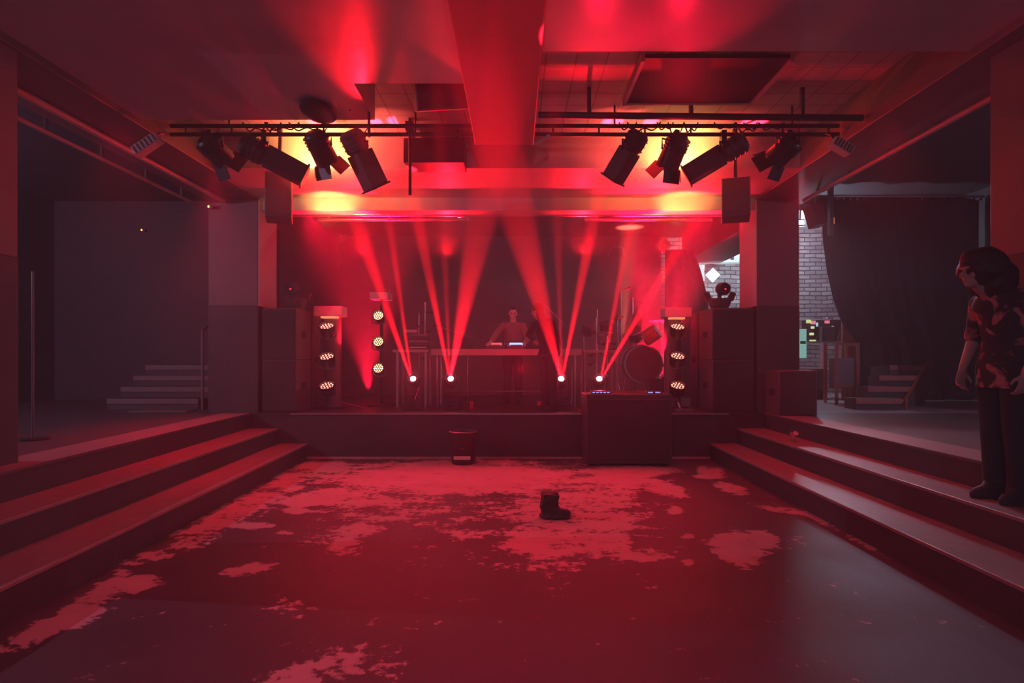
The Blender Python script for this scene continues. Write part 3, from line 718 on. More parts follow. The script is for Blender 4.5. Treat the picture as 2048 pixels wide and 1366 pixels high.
def clampyoke(t, p, ax, r, side, drop):
    # hook clamp on the lower chord, yoke down to the pivot at p
    top = V((p.x, TY, Z2))
    B().bb(top.x-.03, top.x+.03, TY-.045, TY+.045, Z2-.09, Z2+.04).done('clamp', BLACKM, t, bevel=.006)
    s_ = side*(r+.03)
    b = B(); b.tube([p+s_, p+s_+V((0,0,r*.9)), V((top.x,TY,Z2-.09)), p-s_+V((0,0,r*.9)), p-s_], .014, 8); b.done('yoke', BLACKM, t)
def hang_lamp(kind, pa, pb, label, body, width, group):
    # pa rear end (pixel), pb front end: the lamp hangs from the truss and is aimed towards the stage
    A = P(pa[0], pa[1], TY-.02); Bp = P(pb[0], pb[1], TY+.22)
    t = thing('theatre_lamp', label, 'theatre lamp', ((A.x+Bp.x)/2, TY, Z2), group)
    ax = (Bp-A).normalized(); L = (Bp-A).length; M = frame_from(ax); r = width/2
    side = M@V((0,1,0)) if abs((M@V((0,1,0))).z) < abs((M@V((1,0,0))).z) else M@V((1,0,0))
    if kind == 'profile':
        rear = min(.3, L*.38)
        b = B().lathe(A, M, [(0,0),(r*.75,0),(r*1.05,.04),(r*1.05,rear-.03),(r*.85,rear),(0,rear)], 10); lh = b.done('lamp_housing', body, t, smooth=30)
        b = B().box(A+ax*(rear+(L-rear)/2), (width*.86, width*.86, L-rear), M); lt = b.done('lens_tube', body, t, bevel=.01)
        B().box(Bp+ax*.006, (width*.98, width*.98, .02), M).done('colour_frame', BLACKM, lt)
        for k in range(3): B().lathe(A+ax*(.06+.06*k), M, [(r*1.06,0),(r*1.16,.004),(r*1.16,.012),(r*1.06,.016)], 10).done('cooling_fin', body, lh)
        piv = A+ax*(L*.42)
    else:
        lh = B().lathe(A, M, [(0,0),(r*.55,0),(r*.8,.03),(r*.95,L*.35),(r,L*.8),(r*1.03,L),(r*.95,L),(r*.9,L*.75),(0,L*.7)], 20).done('lamp_housing', body, t)
        for k in range(4): B().lathe(A+ax*(L*(.12+.1*k)), M, [(r*.9,0),(r*1.05,.003),(r*1.05,.012),(r*.9,.015)], 20).done('cooling_fin', body, lh)
        for k in range(4):
            a = k*math.pi/2; u = M@V((math.cos(a), math.sin(a), 0)); w_ = ax.cross(u)
            c = Bp+u*r*1.15+ax*.05; Mx = Matrix((w_, (ax*.86+u*.5).normalized(), w_.cross((ax*.86+u*.5).normalized()))).transposed()
            B().box(c, (r*1.7, .16, .006), Mx).done('barn_door', BLACKM, lh)
        piv = A+ax*(L*.5)
    clampyoke(t, piv, ax, r, side, .2)
    cp = V((piv.x+.12, TY, Z1)); A2 = A
    b = B(); pts = []
    for i in range(13):
        u = i/12; q_ = A2.lerp(cp, u); q_.z -= .13*math.sin(math.pi*u); q_.y -= .05*math.sin(math.pi*u); pts.append(q_)
    b.tube(pts, .006, 6).done('power_cable', RUBBER, t)
    return t
BROWNM = mat('dark_lamp_body', (.07,.05,.055), .45, 0, .15)
LG = 'theatre lamps hanging from the truss'
hang_lamp('par', (405,275), (452,322), 'round black lamp with flaps hanging second from the truss end over the side stairs', BLACKM, .27, LG)
hang_lamp('profile', (482,285), (608,352), 'long black lamp pointing down beside the hung corner speaker over the dance floor edge', BLACKM, .26, LG)
hang_lamp('par', (624,262), (656,326), 'round black lamp with flaps silhouetted against the yellow-lit panel', BLACKM, .27, LG)
hang_lamp('profile', (698,262), (752,374), 'long reddish lamp hanging beside the hung black box', mat('reddish_lamp_body', (.16,.1,.1), .5, 0, .1), .27, LG)
hang_lamp('profile', (1282,264), (1226,358), 'long steep dark lamp hanging closest to the central beam beyond the hung panel', BROWNM, .24, LG)
hang_lamp('par', (1362,268), (1334,334), 'short dark lamp between the two long ones beyond the hung panel', BROWNM, .27, LG)
hang_lamp('profile', (1492,280), (1374,352), 'long shallow-angled dark lamp pointing towards the amber-lit beam', BROWNM, .24, LG)
hang_lamp('par', (1592,278), (1546,322), 'round dark lamp with flaps hanging beside the slotted wall lamp', BLACKM, .27, LG)
# slotted flood lamps at both ends
for (px, py), (qx, qy), label in (((318,275),(272,306),'pale slotted flood lamp fixed at the truss end over the side stairs'), ((1664,283),(1700,304),'pale slotted flood lamp fixed at the truss end near the pulled-aside curtain')):
    a, c = P(px,py,6.3), P(qx,qy,6.3)
    t = thing('flood_lamp', label, 'flood lamp', (a+c)/2, 'slotted flood lamps')
    d = (c-a).normalized(); Mx = Matrix((d, V((0,1,0)).cross(d)*-1, V((0,1,0)))).transposed()
    ctr = (a+c)/2; L = (c-a).length
    fh = B().box(ctr, (L, .1, .12), Mx).done('housing', mat('pale_flood_body', (.5,.38,.36), .5), t, bevel=.006)
    for k in range(6):
        B().box(ctr+d*(L*(-.4+.16*k))-V((0,.062,0)), (.012, .08, .006), Mx).done('slot', mat('dark_slot', (.05,.02,.02)), fh)
    B().tube([ctr+V((0,.05,.03)), ctr+V((0,.2,.2)), V((ctr.x, 6.6, 4.03))], .012).done('bracket', BLACKM, t)

# loops of cable on the truss
for i in range(13):
    x = random.choice([-3.4,-3.0,-2.7,-2.4,-2.1,-1.7,1.25,1.5,1.8,2.1,2.35,2.7,3.0])+random.uniform(-.1,.1)
    w_ = random.uniform(.15,.4); dz = random.uniform(.04,.14); pts = []
    for k in range(15):
        u = k/14; pts.append(V((x+w_*(u-.5), TY-.03+random.uniform(-.004,.004), Z1+.03-dz*math.sin(math.pi*u)*(1+.4*math.sin(u*9)))))
    o = B().tube(pts, .008, 6).done('slack_cable', RUBBER)
    tag(o, 'slack loop of black cable draped along the lighting truss', 'cable', 'slack cable loops along the truss')

# hung panel
zp = 4.27; y0 = 5.42; y1 = 6.38
X0, X1 = 1.18, 2.5
hpn = thing('ceiling_board', 'flat dark rectangular panel with bright side rails hanging under the ceiling', 'ceiling panel', ((X0+X1)/2, 5.9, zp))
stone(X0, X1, y0, y1, zp, zp+.04).done('board', mat('dark_panel_board', (.05,.04,.045), .5, 0, .3, 5), hpn)
for x in (X0-.035, X1): stone(x, x+.035, y0, y1, zp-.03, zp+.06).done('side_rail', WHITEP, hpn, bevel=.002)
stone(X0, X1, y1, y1+.02, zp-.012, zp+.05).done('end_rail', WHITEP, hpn)
for x in (X0+.2, X1-.2):
    for y in (y0+.1, y1-.1): B().cyl((x,y,zp+.04), (x,y,4.465), .006, n=6).done('hanging_rod', STEEL, hpn)

# hung black box and round lamps under the front ceiling
hb = thing('hung_speaker', 'large dark box speaker hanging between the central beam and the reddish lamp', 'speaker', P(878,190,6.7))
p = P(880,184,5.98); Mx = Euler((R(20), R(-8), R(12))).to_matrix()
B().box(p, (.52,.34,.34), Mx).done('cabinet', mat('dark_speaker_box', (.09,.06,.065), .6), hb, bevel=.015)
B().box(p+Mx@V((0,-.177,-.0)), (.48,.01,.30), Mx).done('grille', GR, hb)
for s_ in (-.18, .18): B().tube([p+V((s_,0,.1)), (p.x+s_, 5.98, 4.468)], .01).done('bracket', BLACKM, hb)
hb = thing('hung_black_cabinet', 'flat black cabinet hanging below the lighting truss beside the central beam', 'speaker', P(876,312,8.2))
a, c = P(822,285,8.0), P(935,334,8.0)
stone(a.x, c.x, 7.45, 7.86, 3.99, 4.3).done('cabinet', BLACKM, hb, bevel=.01)
for x in (a.x+.1, c.x-.1): B().bb(x-.02,x+.02,7.6,7.64,4.3,4.466).done('bracket', BLACKM, hb)
t = thing('drop_pole', 'dark vertical pole dropping from the ceiling to the stage-side truss', 'pole', P(820,300,7.5))
B().cyl((P(820,0,7.3).x,7.3,P(0,390,7.3).z), (P(820,0,7.3).x,7.3,4.467), .02).done('pole', BLACKM, t)
B().bb(P(820,0,7.3).x-.05, P(820,0,7.3).x+.05, 7.25, 7.35, P(0,262,7.3).z, P(0,245,7.3).z).done('clamp', BLACKM, t)
t = thing('drop_pole', 'thin reddish pole hanging beside the reddish lamp above the truss', 'pole', P(738,220,6.2))
B().cyl((P(738,0,6.2).x,6.2,P(0,275,6.2).z), (P(738,0,6.2).x,6.2,4.467), .014).done('pole', BROWNM, t)
t = thing('spot_lamp', 'small dark round lamp tucked against the low ceiling above the reddish lamp', 'lamp', P(700,190,6.2))
p = P(700,190,6.15)
B().lathe(p, frame_from((.3,-.3,-1)), [(0,-.06),(.06,-.06),(.075,0),(.08,.1),(.07,.1),(.06,.02),(0,.02)], 20).done('housing', BLACKM, t)
B().tube([p+V((0,0,.05)), (p.x,6.15,4.095)], .015).done('stem', BLACKM, t)
t = thing('ceiling_dome', 'dark oval fitting fixed under the low ceiling above the round flapped lamp', 'ceiling fitting', P(640,220,6.2))
p = P(640,216,6.15)
B().ell((p.x,6.1,4.06), (.17,.28,.055), n=28).done('shade', BLACKM, t)
B().cyl((p.x,6.1,4.08), (p.x,6.1,4.097), .05).done('mount', BLACKM, t)
t = thing('junction_plate', 'small pale plate fixed at the end of the central beam', 'plate', (.27, 6.42, 3.87))
a, c = P(1069,288,6.41), P(1097,275,6.55)
B().bar((a.x,6.42,a.z), (c.x,6.5,c.z), .05, .03).done('plate', WHITEP, t)
B().cyl((c.x,6.5,c.z), (c.x,6.9,Z2), .01).done('arm', BLACKM, t)

# corner speakers
for (xa, ya, xb, yb), rot, label in (((531,352,585,442),-14,'grey box speaker hung at the top of the pillar beside the side stairs'), ((1442,362,1500,440),14,'grey box speaker hung at the top of the pillar beside the lit brick wall')):
    Yc = 7.55; p = P((xa+xb)/2, (ya+yb)/2, Yc); w_ = (xb-xa)*Yc/F; h_ = (yb-ya)*Yc/F
    t = thing('corner_speaker', label, 'speaker', p, 'corner speakers at the pillar tops')
    Mx = Euler((R(-7), 0, R(-rot*1.3))).to_matrix()
    B().box(p, (w_*.92, .3, h_), Mx).done('cabinet', mat('grey_speaker_body', (.24,.19,.19), .6, 0, .1), t, bevel=.012)
    B().box(p+Mx@V((0,-.153,0)), (w_*.84,.006,h_*.92), Mx).done('grille', mat('grey_speaker_grille', (.2,.15,.15), .7, 0, .3, 90, .3), t)
    B().bar(p+V((0,.0,h_/2-.08)), (p.x, Yc+.05, 4.46), .04, .03).done('bracket', BLACKM, t)

# long low rails beside the dance floor ceiling
for x, y0_, y1_, z, r, label in ((-4.52,4.6,9.25,4.0,.035,'long pale rail under the ceiling beam above the side stairs landing'), (-5.0,4.2,9.4,3.98,.025,'long thin lighting rail outside the ceiling beam above the side stairs'), (4.45,4.2,9.2,4.0,.03,'long pale rail under the ceiling beam above the curtain side')):
    t = thing('ceiling_rail', label, 'rail', (x, y1_, z))
    B().cyl((x,y0_,z-.02), (x,y1_,z-.02), r).done('rail', mat('pale_rail_paint', (.45,.36,.35), .4), t)
    n = 6
    for k in range(n):
        y = y0_+(y1_-y0_)*(k+.5)/n
        B().bb(x-.012,x+.012,y-.02,y+.02,z-.02,4.029 if abs(x) < 4.8 else 4.749).done('hanger', BLACKM, t)
    if x == -5.0:
        for k in range(9):
            y = 5.9-.2*k if k < 3 else 5.9-.2*k
            B().bb(x-.03,x+.06,y-.03,y+.03,z-.07,z-.02).done('lamp_clip', STEEL, t) if y > 4.3 else None
# small amber indicator lamps
for (px, py, Y), label in (((283,460,12.12),'tiny amber indicator lamp glowing in the dark side area'), ((417,413,9.2),'tiny amber indicator lamp at the top of the pillar beside the side stairs')):
    p = P(px, py, Y); t = thing('indicator_lamp', label, 'indicator lamp', p, 'tiny amber indicator lamps')
    B().box(p+V((0,.04,0)), (.12,.05,.05)).done('case', BLACKM, t, bevel=.004)
    B().ell(p, (.014,.014,.02)).done('bulb', emis('amber_bulb', (1,.45,.1), 3), t)

# scanners on top of the stacks
for x, y, sx, label in ((P(590,0,9.6).x,9.62,-1,'dark scanner light with a broad base on the bass stack by the brown-and-black pillar'), (P(1440,0,9.6).x,9.62,1,'dark scanner light with tiny red dot on the stack by the lit brick wall')):
    z0 = 2.333; t = thing('scanner_light', label, 'stage light', (x, y, z0), 'scanner lights on the bass stacks')
    dk = mat('dark_red_casing', (.11,.07,.07), .5, 0, .1)
    B().lathe((x,y,z0), Matrix.Identity(3), [(0,0),(.13,0),(.13,.02),(.16,.05),(.2,.16),(.18,.17),(0,.17)], 10).done('base', dk, t, smooth=20)
    for s_ in (-1, 1): B().bar((x+s_*.17,y,z0+.15), (x+s_*.22,y,z0+.27), .05, .09).done('arm', dk, t)
    B().lathe((x,y-.07,z0+.32), frame_from((0,-1,-.1)), [(0,-.02),(.08,-.02),(.1,.02),(.1,.16),(.08,.18),(.075,.165),(0,.165)], 20).done('head', BLACKM, t)
    B().ell((x+.01,y-.245,z0+.3), (.014,.006,.014)).done('indicator', emis('red_indicator', (1,.03,.06), 6 if sx > 0 else 2), t)
    B().bb(x-.02,x+.02,y-.04,y+.04,z0+.17,z0+.25).done('pivot', dk, t)

# diamonds
for (px, py, Y, s_), mm, label in (((683,473,13.3,.24),'lit','small sparkling diamond-shaped mirror panel high on the back wall above the yellow-hot lamps'), ((1327,490,13.3,.26),'lit','pale diamond-shaped mirror panel high on the back wall above the drum kit'), ((1425,550,14.3,.26),'pale','plain pale diamond-shaped panel hanging on the lit brick wall')):
    p = P(px, py, Y); t = thing('diamond_mirror', label, 'wall panel', p, 'diamond-shaped wall panels')
    Mx = Euler((0, R(45), 0)).to_matrix()
    B().box(p, (s_,.05,s_), Mx).done('panel', mat('mirror_mosaic', (.8,.7,.7), .2, .6, .9, 30, .8) if mm == 'lit' else mat('pale_panel', (.75,.85,.82), .5), t, bevel=.006)
    if mm == 'lit':
        for i in range(7): B().box(p+Mx@V((random.uniform(-.35,.35)*s_, -.03, random.uniform(-.35,.35)*s_)), (.035,.015,.035), Mx).done('mirror_chip', CHROME, t)
    B().cyl(p+V((0,.02,0)), (p.x, 13.49 if Y < 14 else 14.49, p.z), .01).done('mount', BLACKM, t)
p = P(1235,500,13.35)
tag(B().tube([p+V((-.17,0,-.12)), p+V((-.15,0,.05)), p+V((-.08,0,.1)), p+V((.08,0,.1)), p+V((.15,0,.05)), p+V((.17,0,-.12)), ], .016).done('wall_bracket', STEEL), 'curved pale metal bar fixed on the back wall', 'bracket')
bpy.data.objects['wall_bracket'].location.y = .13
# back room frame
wf = thing('wall_frame', 'pale horizontal shelf frame with white boxes on the lit brick wall above the pale diamond', 'shelf', P(1430,520,14.35))
a, c = P(1398,521,14.3), P(1470,526,14.3)
stone(a.x, c.x+.3, 14.2, 14.49, c.z, a.z).done('shelf_board', mat('pale_panel', (.75,.85,.82)), wf)
a, c = P(1396,528,14.3), P(1412,560,14.3)
stone(a.x, c.x, 14.4, 14.49, c.z, a.z).done('upright', mat('pale_panel', (.75,.85,.82)), wf)
for k, (px, w_, h_) in enumerate(((1420,.08,.14),(1436,.1,.2),(1453,.16,.3),(1472,.14,.25))):
    p = P(px, 521, 14.3)
    tag(stone(p.x-w_/2, p.x+w_/2, 14.25, 14.45, p.z+.002, p.z+h_).done('storage_box', mat('pale_panel', (.75,.85,.82)), bevel=.005), ('smallest','second smallest','tallest','second tallest')[k]+' pale box standing on the shelf at the lit brick wall', 'box', 'pale boxes on the brick wall shelf')
# ------------------------------------------------------------ back room
zt = P(0,683,12.6).z
t = thing('equipment_desk', 'pale-framed equipment desk in front of the lit brick wall', 'desk', (6.5,12.6,SZ))
xa, xb = P(1600,0,12.6).x-.5, P(1686,0,12.6).x
stone(xa, xb, 12.4, 12.9, zt-.03, zt).done('desk_top', GREYW, t)
for x in (P(1644,0,12.4).x, xa+.1): B().bb(x-.03,x+.03,12.4,12.44,P(0,735,12.4).z,zt-.03).done('upright', mat('pale_panel', (.75,.85,.82)), t)
zs = P(0,735,12.4).z
stone(xa, P(1652,0,12.4).x, 12.36, 12.9, zs-.03, zs).done('lower_shelf', mat('pale_panel', (.75,.85,.82)), t)
stone(xa, P(1652,0,12.4).x, 12.4, 12.9, SZ+.002, zs-.031).done('cupboard', BLACKM, t)
tag(stone(P(1642,0,12.5).x, P(1668,0,12.5).x, 12.45, 12.59, zt+.002, P(0,653,12.5).z).done('screen_unit', mat('dark_teal_screen', (.05,.1,.12), .3), bevel=.01), 'dark square screen unit standing on the equipment desk', 'screen')
lamps = []
for i, (px, py, w_, h_, col, label) in enumerate(((1617,643,9,7,(.85,1,.35),'small yellow-green lit box on the equipment desk rack'),(1626,645,9,7,(1,.35,.45),'small pink lit box beside the yellow-green one on the rack'),(1654,644,9,6,(1,.25,.35),'pink lit box above the dark square screen'),(1625,655,6,5,(.95,1,.6),'pale yellow lamp glowing half way down the rack'),(1623,668,8,5,(.9,1,.5),'yellow lamp low on the equipment rack'),(1625,682,12,5,(.8,1,.4),'wide yellow-green lamp at the desk top level'),(1665,655,3,6,(.9,1,1),'tiny white lamp beside the dark square screen'),(1634,649,3,8,(.6,.9,1),'narrow bluish lamp between the pink boxes'))):
    p = P(px,py,12.62)
    o = stone(p.x-w_*.0052, p.x+w_*.0052, 12.6, 12.63, p.z-h_*.0052, p.z+h_*.0052).done('rack_lamp', emis(f'rack_glow_{i}', col, .75))
    o['label'] = label; o['category'] = 'lamp'; o['group'] = 'small lamps on the equipment rack'
t = thing('equipment_rack', 'dark equipment rack with pale rails behind the lamps on the desk', 'rack', (6.4,12.66,zt))
stone(P(1612,0,12.66).x, P(1686,0,12.66).x, 12.72, 12.85, zt+.002, P(0,640,12.7).z).done('cabinet', BLACKM, t)
for px, w_ in ((1636,12),(1660,9)):
    p = P(px,636,12.7); stone(p.x-w_*.005, p.x+w_*.005, 12.7, 12.8, p.z-.01, p.z+.02).done('rail', GREYW, t)
for px in (1634,1676): B().tube([P(px,648,12.7), P(px+4,662,12.66), P(px-1,676,12.66), P(px+1,682,12.66)], .008).done('cable', CHROME, t)
tag(stone(P(1596,0,12.3).x, P(1613,0,12.3).x, 12.3, 12.31, P(0,716,12.3).z, P(0,658,12.3).z).done('wall_notice', emis('poster_glow', (.35,.75,.68), .55)), 'pale green poster with an added glow at the end of the equipment desk', 'notice panel')  # a plain poster, brightened by a glow in its material
tag(stone(P(1601,0,12.28).x, P(1612,0,12.28).x, 12.285, 12.295, P(0,688,12.3).z, P(0,682,12.3).z).done('notice_stripe', mat('green_stripe', (.03,.35,.16))), 'green band across the pale notice panel', 'band')
o_ = bpy.data.objects['notice_stripe']; o_.parent = bpy.data.objects['wall_notice']; del o_['category']; del o_['label']
ct = thing('equipment_trolley', 'orange-brown wooden trolley frame with a dark case inside beside the curtain', 'trolley', (P(1682,0,11.2).x, 11.2, SZ))
xa, xb = P(1659,0,11.2).x, P(1706,0,11.2).x; zt2 = P(0,686,11.2).z
for x in (xa, xb-.05):
    for y in (11.0, 11.4): B().bb(x,x+.05,y-.02,y+.02,SZ+.002,zt2).done('leg', AMBERW, ct)
for z in (SZ+.3, zt2-.05): B().bb(xa+.051,xb-.051,10.985,11.015,z,z+.05).done('rail', AMBERW, ct)
stone(xa+.051, xb-.051, 11.03, 11.38, SZ+.28, SZ+.30).done('shelf', AMBERW, ct)
tag(stone(xa+.07, xb-.07, 11.03, 11.36, SZ+.303, SZ+.85).done('flight_case', GREYM, bevel=.01), 'dark equipment case sitting on the trolley shelf', 'case')
tag(stone(P(1685,0,12.1).x, P(1715,0,12.1).x, 12.1, 12.15, SZ+.002, P(0,636,12.1).z).done('red_lit_board', AMBERW), 'upright board coloured as red-lit wall partly behind the swag of the curtain', 'board')  # added board whose colour paints the red-lit wall behind the curtain
# bright white work lamp
p = P(1603,445,11.0)
t = thing('work_lamp', 'bright bluish-white lamp hanging beside the pillar in front of the lit brick wall', 'work lamp', p)
B().box(p+V((0,.05,0)), (.14,.08,.12)).done('housing', BLACKM, t, bevel=.006)
B().box(p+V((0,.0,0)), (.10,.012,.07)).done('lamp_face', emis('work_lamp_face', (.7,.85,1), 14), t)
B().cyl(p+V((0,.05,.06)), (p.x,11.05,4.945), .012).done('stem', STEEL, t)
p = P(1630,432,11.3); t = thing('hung_side_speaker', 'dark box speaker hanging over the gap between the pillar and the curtain', 'speaker', p)
Mx = Euler((R(-10), R(-10), R(15))).to_matrix()
B().box(p, (.24,.25,.42), Mx).done('cabinet', mat('dark_speaker_box', (.09,.06,.065)), t, bevel=.01)
B().cyl(p+V((0,0,.2)), (p.x,11.3,4.945), .014).done('bracket', STEEL, t)
p = P(1667,440,11.5); t = thing('curtain_side_lamp', 'tall narrow dark fitting with an amber glow at the upper curtain edge', 'lamp', p)
B().bb(p.x-.09, p.x-.02, 11.45, 11.55, P(0,470,11.5).z, 4.94).done('housing', BLACKM, t)
B().bb(p.x-.018, p.x+.0, 11.47, 11.49, p.z-.08, p.z+.04).done('glow_strip', emis('amber_glow', (1,.35,.1), 1.0), t)

# ------------------------------------------------------------ people
def hand(b, w, d, palm_n, curl, s=1.0, flat=False):
    """palm from wrist w along d, palm facing palm_n; five separate fingers"""
    d = V(d).normalized(); n = V(palm_n); n = (n-d*n.dot(d)).normalized(); a = d.cross(n).normalized()
    M = Matrix((a, n, d)).transposed()
    b.loft([(w, M, .024*s, .02*s), (w+d*.03*s, M, .036*s, .017*s), (w+d*.07*s, M, .042*s, .014*s), (w+d*.095*s, M, .038*s, .011*s)], 12)
    for i, (off, L) in enumerate(((-.031,.075),(-.0105,.083),(.0105,.077),(.031,.06))):
        p0 = w+d*.085*s+a*off*s; c = curl+(.06*i)
        d1 = (d*math.cos(c*.5)+n*math.sin(c*.5)).normalized(); d2 = (d*math.cos(c*1.2)+n*math.sin(c*1.2)).normalized(); d3 = (d*math.cos(c*1.9)+n*math.sin(c*1.9)).normalized()
        p1 = p0+d1*L*.5*s+a*off*.15*s; p2 = p1+d2*L*.3*s; p3 = p2+d3*L*.22*s
        b.cap(p0, p1, .0095*s, .009*s, 8).cap(p1, p2, .009*s, .008*s, 8).cap(p2, p3, .008*s, .007*s, 8)
    q0 = w+d*.025*s-a*.03*s; q1 = q0+(d*.6-a*.65+n*.3).normalized()*.042*s; q2 = q1+(d*.85-a*.2+n*.4).normalized()*.032*s
    b.cap(q0, q1, .013*s, .011*s, 8).cap(q1, q2, .0105*s, .009*s, 8)
def person(name, label, loc, rz, J, shirt_m, trou_m, hair_style='short', sleeves='long', skin=SKIN, group=None, voxel=.007):
    t = thing(name, label, 'person', loc); t.rotation_euler.z = rz; bpy.context.view_layer.update()
    g = {k: V(v) for k, v in J.items() if isinstance(v, (tuple, list, Vector))}
    nk, ch, ws, pv, hd = g['neck'], g['chest'], g['waist'], g['pelvis'], g['head']
    face = g.get('face', V((0,-1,0))).normalized(); up = (hd-nk).normalized()*.35+V((0,0,1)); up.normalize()
    fx = face; up = (up-fx*up.dot(fx)).normalized(); sx = up.cross(fx)*-1
    HM = Matrix((sx, fx*-1, up)).transposed()   # local head axes: x side, -y face, z up
    sa = (g['shl']-g['shr']).normalized()
    def TM(u):  # torso section frame
        u = u.normalized(); x = (sa-u*sa.dot(u)).normalized(); return Matrix((x, u.cross(x), u)).transposed()
    def torso(b, k=0.0, low=True):
        b.loft([(pv-V((0,0,.08)), None, .13+k, .10+k), (pv, TM(ws-pv), .165+k, .115+k), (ws, TM(ch-pv), .142+k, .10+k), ((ws+ch)/2, TM(ch-ws), .155+k, .108+k), (ch, TM(ch-ws), .178+k, .115+k),
                (ch.lerp(nk,.5), TM(nk-ch), .188+k, .10+k), (ch.lerp(nk,.8), TM(nk-ch), .125+k, .08+k), (nk, TM(nk-ch), .06+k*.6, .058+k*.6)], 20)
    b = B()
    torso(b)
    b.cap(nk-V((0,0,.05)), hd-up*.06, .058, .054)
    b.ell(hd+HM@V((0,.012,.025)), (.076,.093,.095), HM, 24)
    b.ell(hd+HM@V((0,-.022,-.045)), (.058,.066,.068), HM, 20)
    b.ell(hd+HM@V((0,-.062,-.088)), (.026,.022,.02), HM, 12)             # chin
    b.cap(hd+HM@V((0,-.086,.012)), hd+HM@V((0,-.108,-.026)), .010, .0145, 8)  # nose
    b.ell(hd+HM@V((0,-.083,.028)), (.05,.014,.010), HM, 12)              # brow
    b.ell(hd+HM@V((0,-.083,-.055)), (.024,.011,.009), HM, 10)            # mouth
    for s_ in (-1, 1):
        b.ell(hd+HM@V((s_*.077,.01,-.005)), (.010,.02,.03), HM, 10)      # ears
        b.ell(hd+HM@V((s_*.044,-.062,-.02)), (.02,.022,.022), HM, 10)    # cheeks
    for s_, k in ((1,'l'), (-1,'r')):
        sh, el, wr = g['sh'+k], g['el'+k], g['wr'+k]
        b.cap(sh, el, .053, .042).cap(el, wr, .042, .027).cap(nk-V((0,0,.04)), sh, .045, .048)
        hp, kn, an, to = g['hp'+k], g['kn'+k], g['an'+k], g['to'+k]
        b.cap(hp, kn, .088, .055).cap(kn, an, .055, .038)
        b.cap(an-V((0,0,.02)), an.lerp(to,.8)-V((0,0,.012)), .032, .022)
        hd_ = (wr-el).normalized(); hdir = g.get('hd'+k, hd_); 
        hand(b, wr+hd_*.01, hdir, g.get('pn'+k, V((0,0,-1))), J.get('curl'+k, .5))
    body = b.done('body', skin, t, remesh=voxel, local=True)
    # clothing
    b = B(); torso(b, .014)
    for k in 'lr':
        sh, el, wr = g['sh'+k], g['el'+k], g['wr'+k]
        b.cap(sh, el, .066, .056).cap(ch.lerp(nk,.45), sh, .085, .066).cap(nk-V((0,0,.035)), sh, .058, .058)
        if sleeves == 'long': b.cap(el, el.lerp(wr,.5), .056, .048); b.cyl(el.lerp(wr,.3), el.lerp(wr,.93), .05, .04, 14)
        else: b.cyl(el, el.lerp(sh,.15), .058, .066)
    # collar
    b.lathe(nk-V((0,0,.03)), TM(hd-nk), [(.055,.0),(.078,.0),(.072,.05),(.06,.05),(.055,0)], 18)
    sh_o = b.done('shirt', shirt_m, t, remesh=voxel+.002, local=True)
    b = B()
    if 'tails' in J: b.loft([(pv-V((0,0,.16)), None, .19,.14), (pv, TM(ws-pv), .185,.135), (ws, TM(ch-pv), .16,.12)], 18)
    for k in range(6):
        u = .08+.14*k; q_ = ws.lerp(ch, u*1.25-.1); q_ = q_+face*.0
        fr = (V((0,-1,0)) if 'fr' not in g else g['fr']).normalized()
        b.ell(q_+fr*(.128 if u < .5 else .132), (.007,.007,.007), None, 8)
    b.done('shirt_buttons' if 'tails' not in J else 'shirt_tails', shirt_m if 'tails' in J else mat('shirt_button', (.5,.35,.3)), t, local=True)
    b = B(); b.loft([(pv-V((0,0,.10)), None, .155, .125), (pv-V((0,0,.02)), None, .178, .13), (pv+V((0,0,.05)), TM(ws-pv), .168, .125)], 20)
    for k in 'lr':
        hp, kn, an = g['hp'+k], g['kn'+k], g['an'+k]
        b.cap(hp, kn, .103, .074).cyl(kn.lerp(hp,.1), an-V((0,0,.01)), .076, .066, 16).ell(kn, (.074,.074,.074))
    b.done('trousers', trou_m, t, remesh=voxel+.003, local=True)
    for k in 'lr':
        an, to = g['an'+k], g['to'+k]; d = to-an; d.z = 0; d.normalize(); x = V((-d.y, d.x, 0))
        M = Matrix((x, d, V((0,0,1)))).transposed(); o0 = V((an.x, an.y, 0))
        b = B()
        b.loft([(o0+V((0,0,.003))+d*.055, M, .046,.125), (o0+V((0,0,.03))+d*.055, M, .05,.13), (o0+V((0,0,.06))+d*.045, M, .048,.115), (o0+V((0,0,.085))+d*.015, M, .048,.075), (o0+V((0,0,.14)), M, .05,.053)], 18)
        b.done('shoe', RUBBER, t, local=True)
    # eyes and hair
    for s_ in (-1, 1):
        b = B().ell(hd+HM@V((s_*.03,-.082,.008)), (.013,.008,.008), HM, 10); b.done('eye', mat('eye_dark', (.05,.03,.03), .2), t, local=True)
    b = B()
    if hair_style == 'short':
        b.ell(hd+HM@V((0,.028,.052)), (.084,.088,.084), HM, 24); b.ell(hd+HM@V((0,.055,.0)), (.078,.066,.075), HM, 20)
        b.ell(hd+HM@V((0,-.055,.105)), (.05,.03,.022), HM, 16)
    elif hair_style == 'long':
        b.ell(hd+HM@V((0,.03,.04)), (.092,.098,.095), HM, 24); b.ell(hd+HM@V((0,.06,-.08)), (.09,.065,.13), HM, 20); b.ell(hd+HM@V((0,.05,-.18)), (.075,.05,.08), HM, 20)
    else:
        b.ell(hd+HM@V((0,.06,.03)), (.15,.15,.14), HM, 28); b.ell(hd+HM@V((0,.13,-.06)), (.15,.13,.16), HM, 24); b.ell(hd+HM@V((0,.02,.09)), (.11,.10,.07), HM, 20); b.ell(hd+HM@V((0,.16,-.18)), (.12,.10,.12), HM, 20)
        for v in b.bm.verts: v.co += mnoise.noise_vector(v.co*14)*.022
    o = b.done('hair', HAIR, t, local=True, remesh=.008)
    return t
DJX, DJY = P(1026,0,11.08).x, 11.08
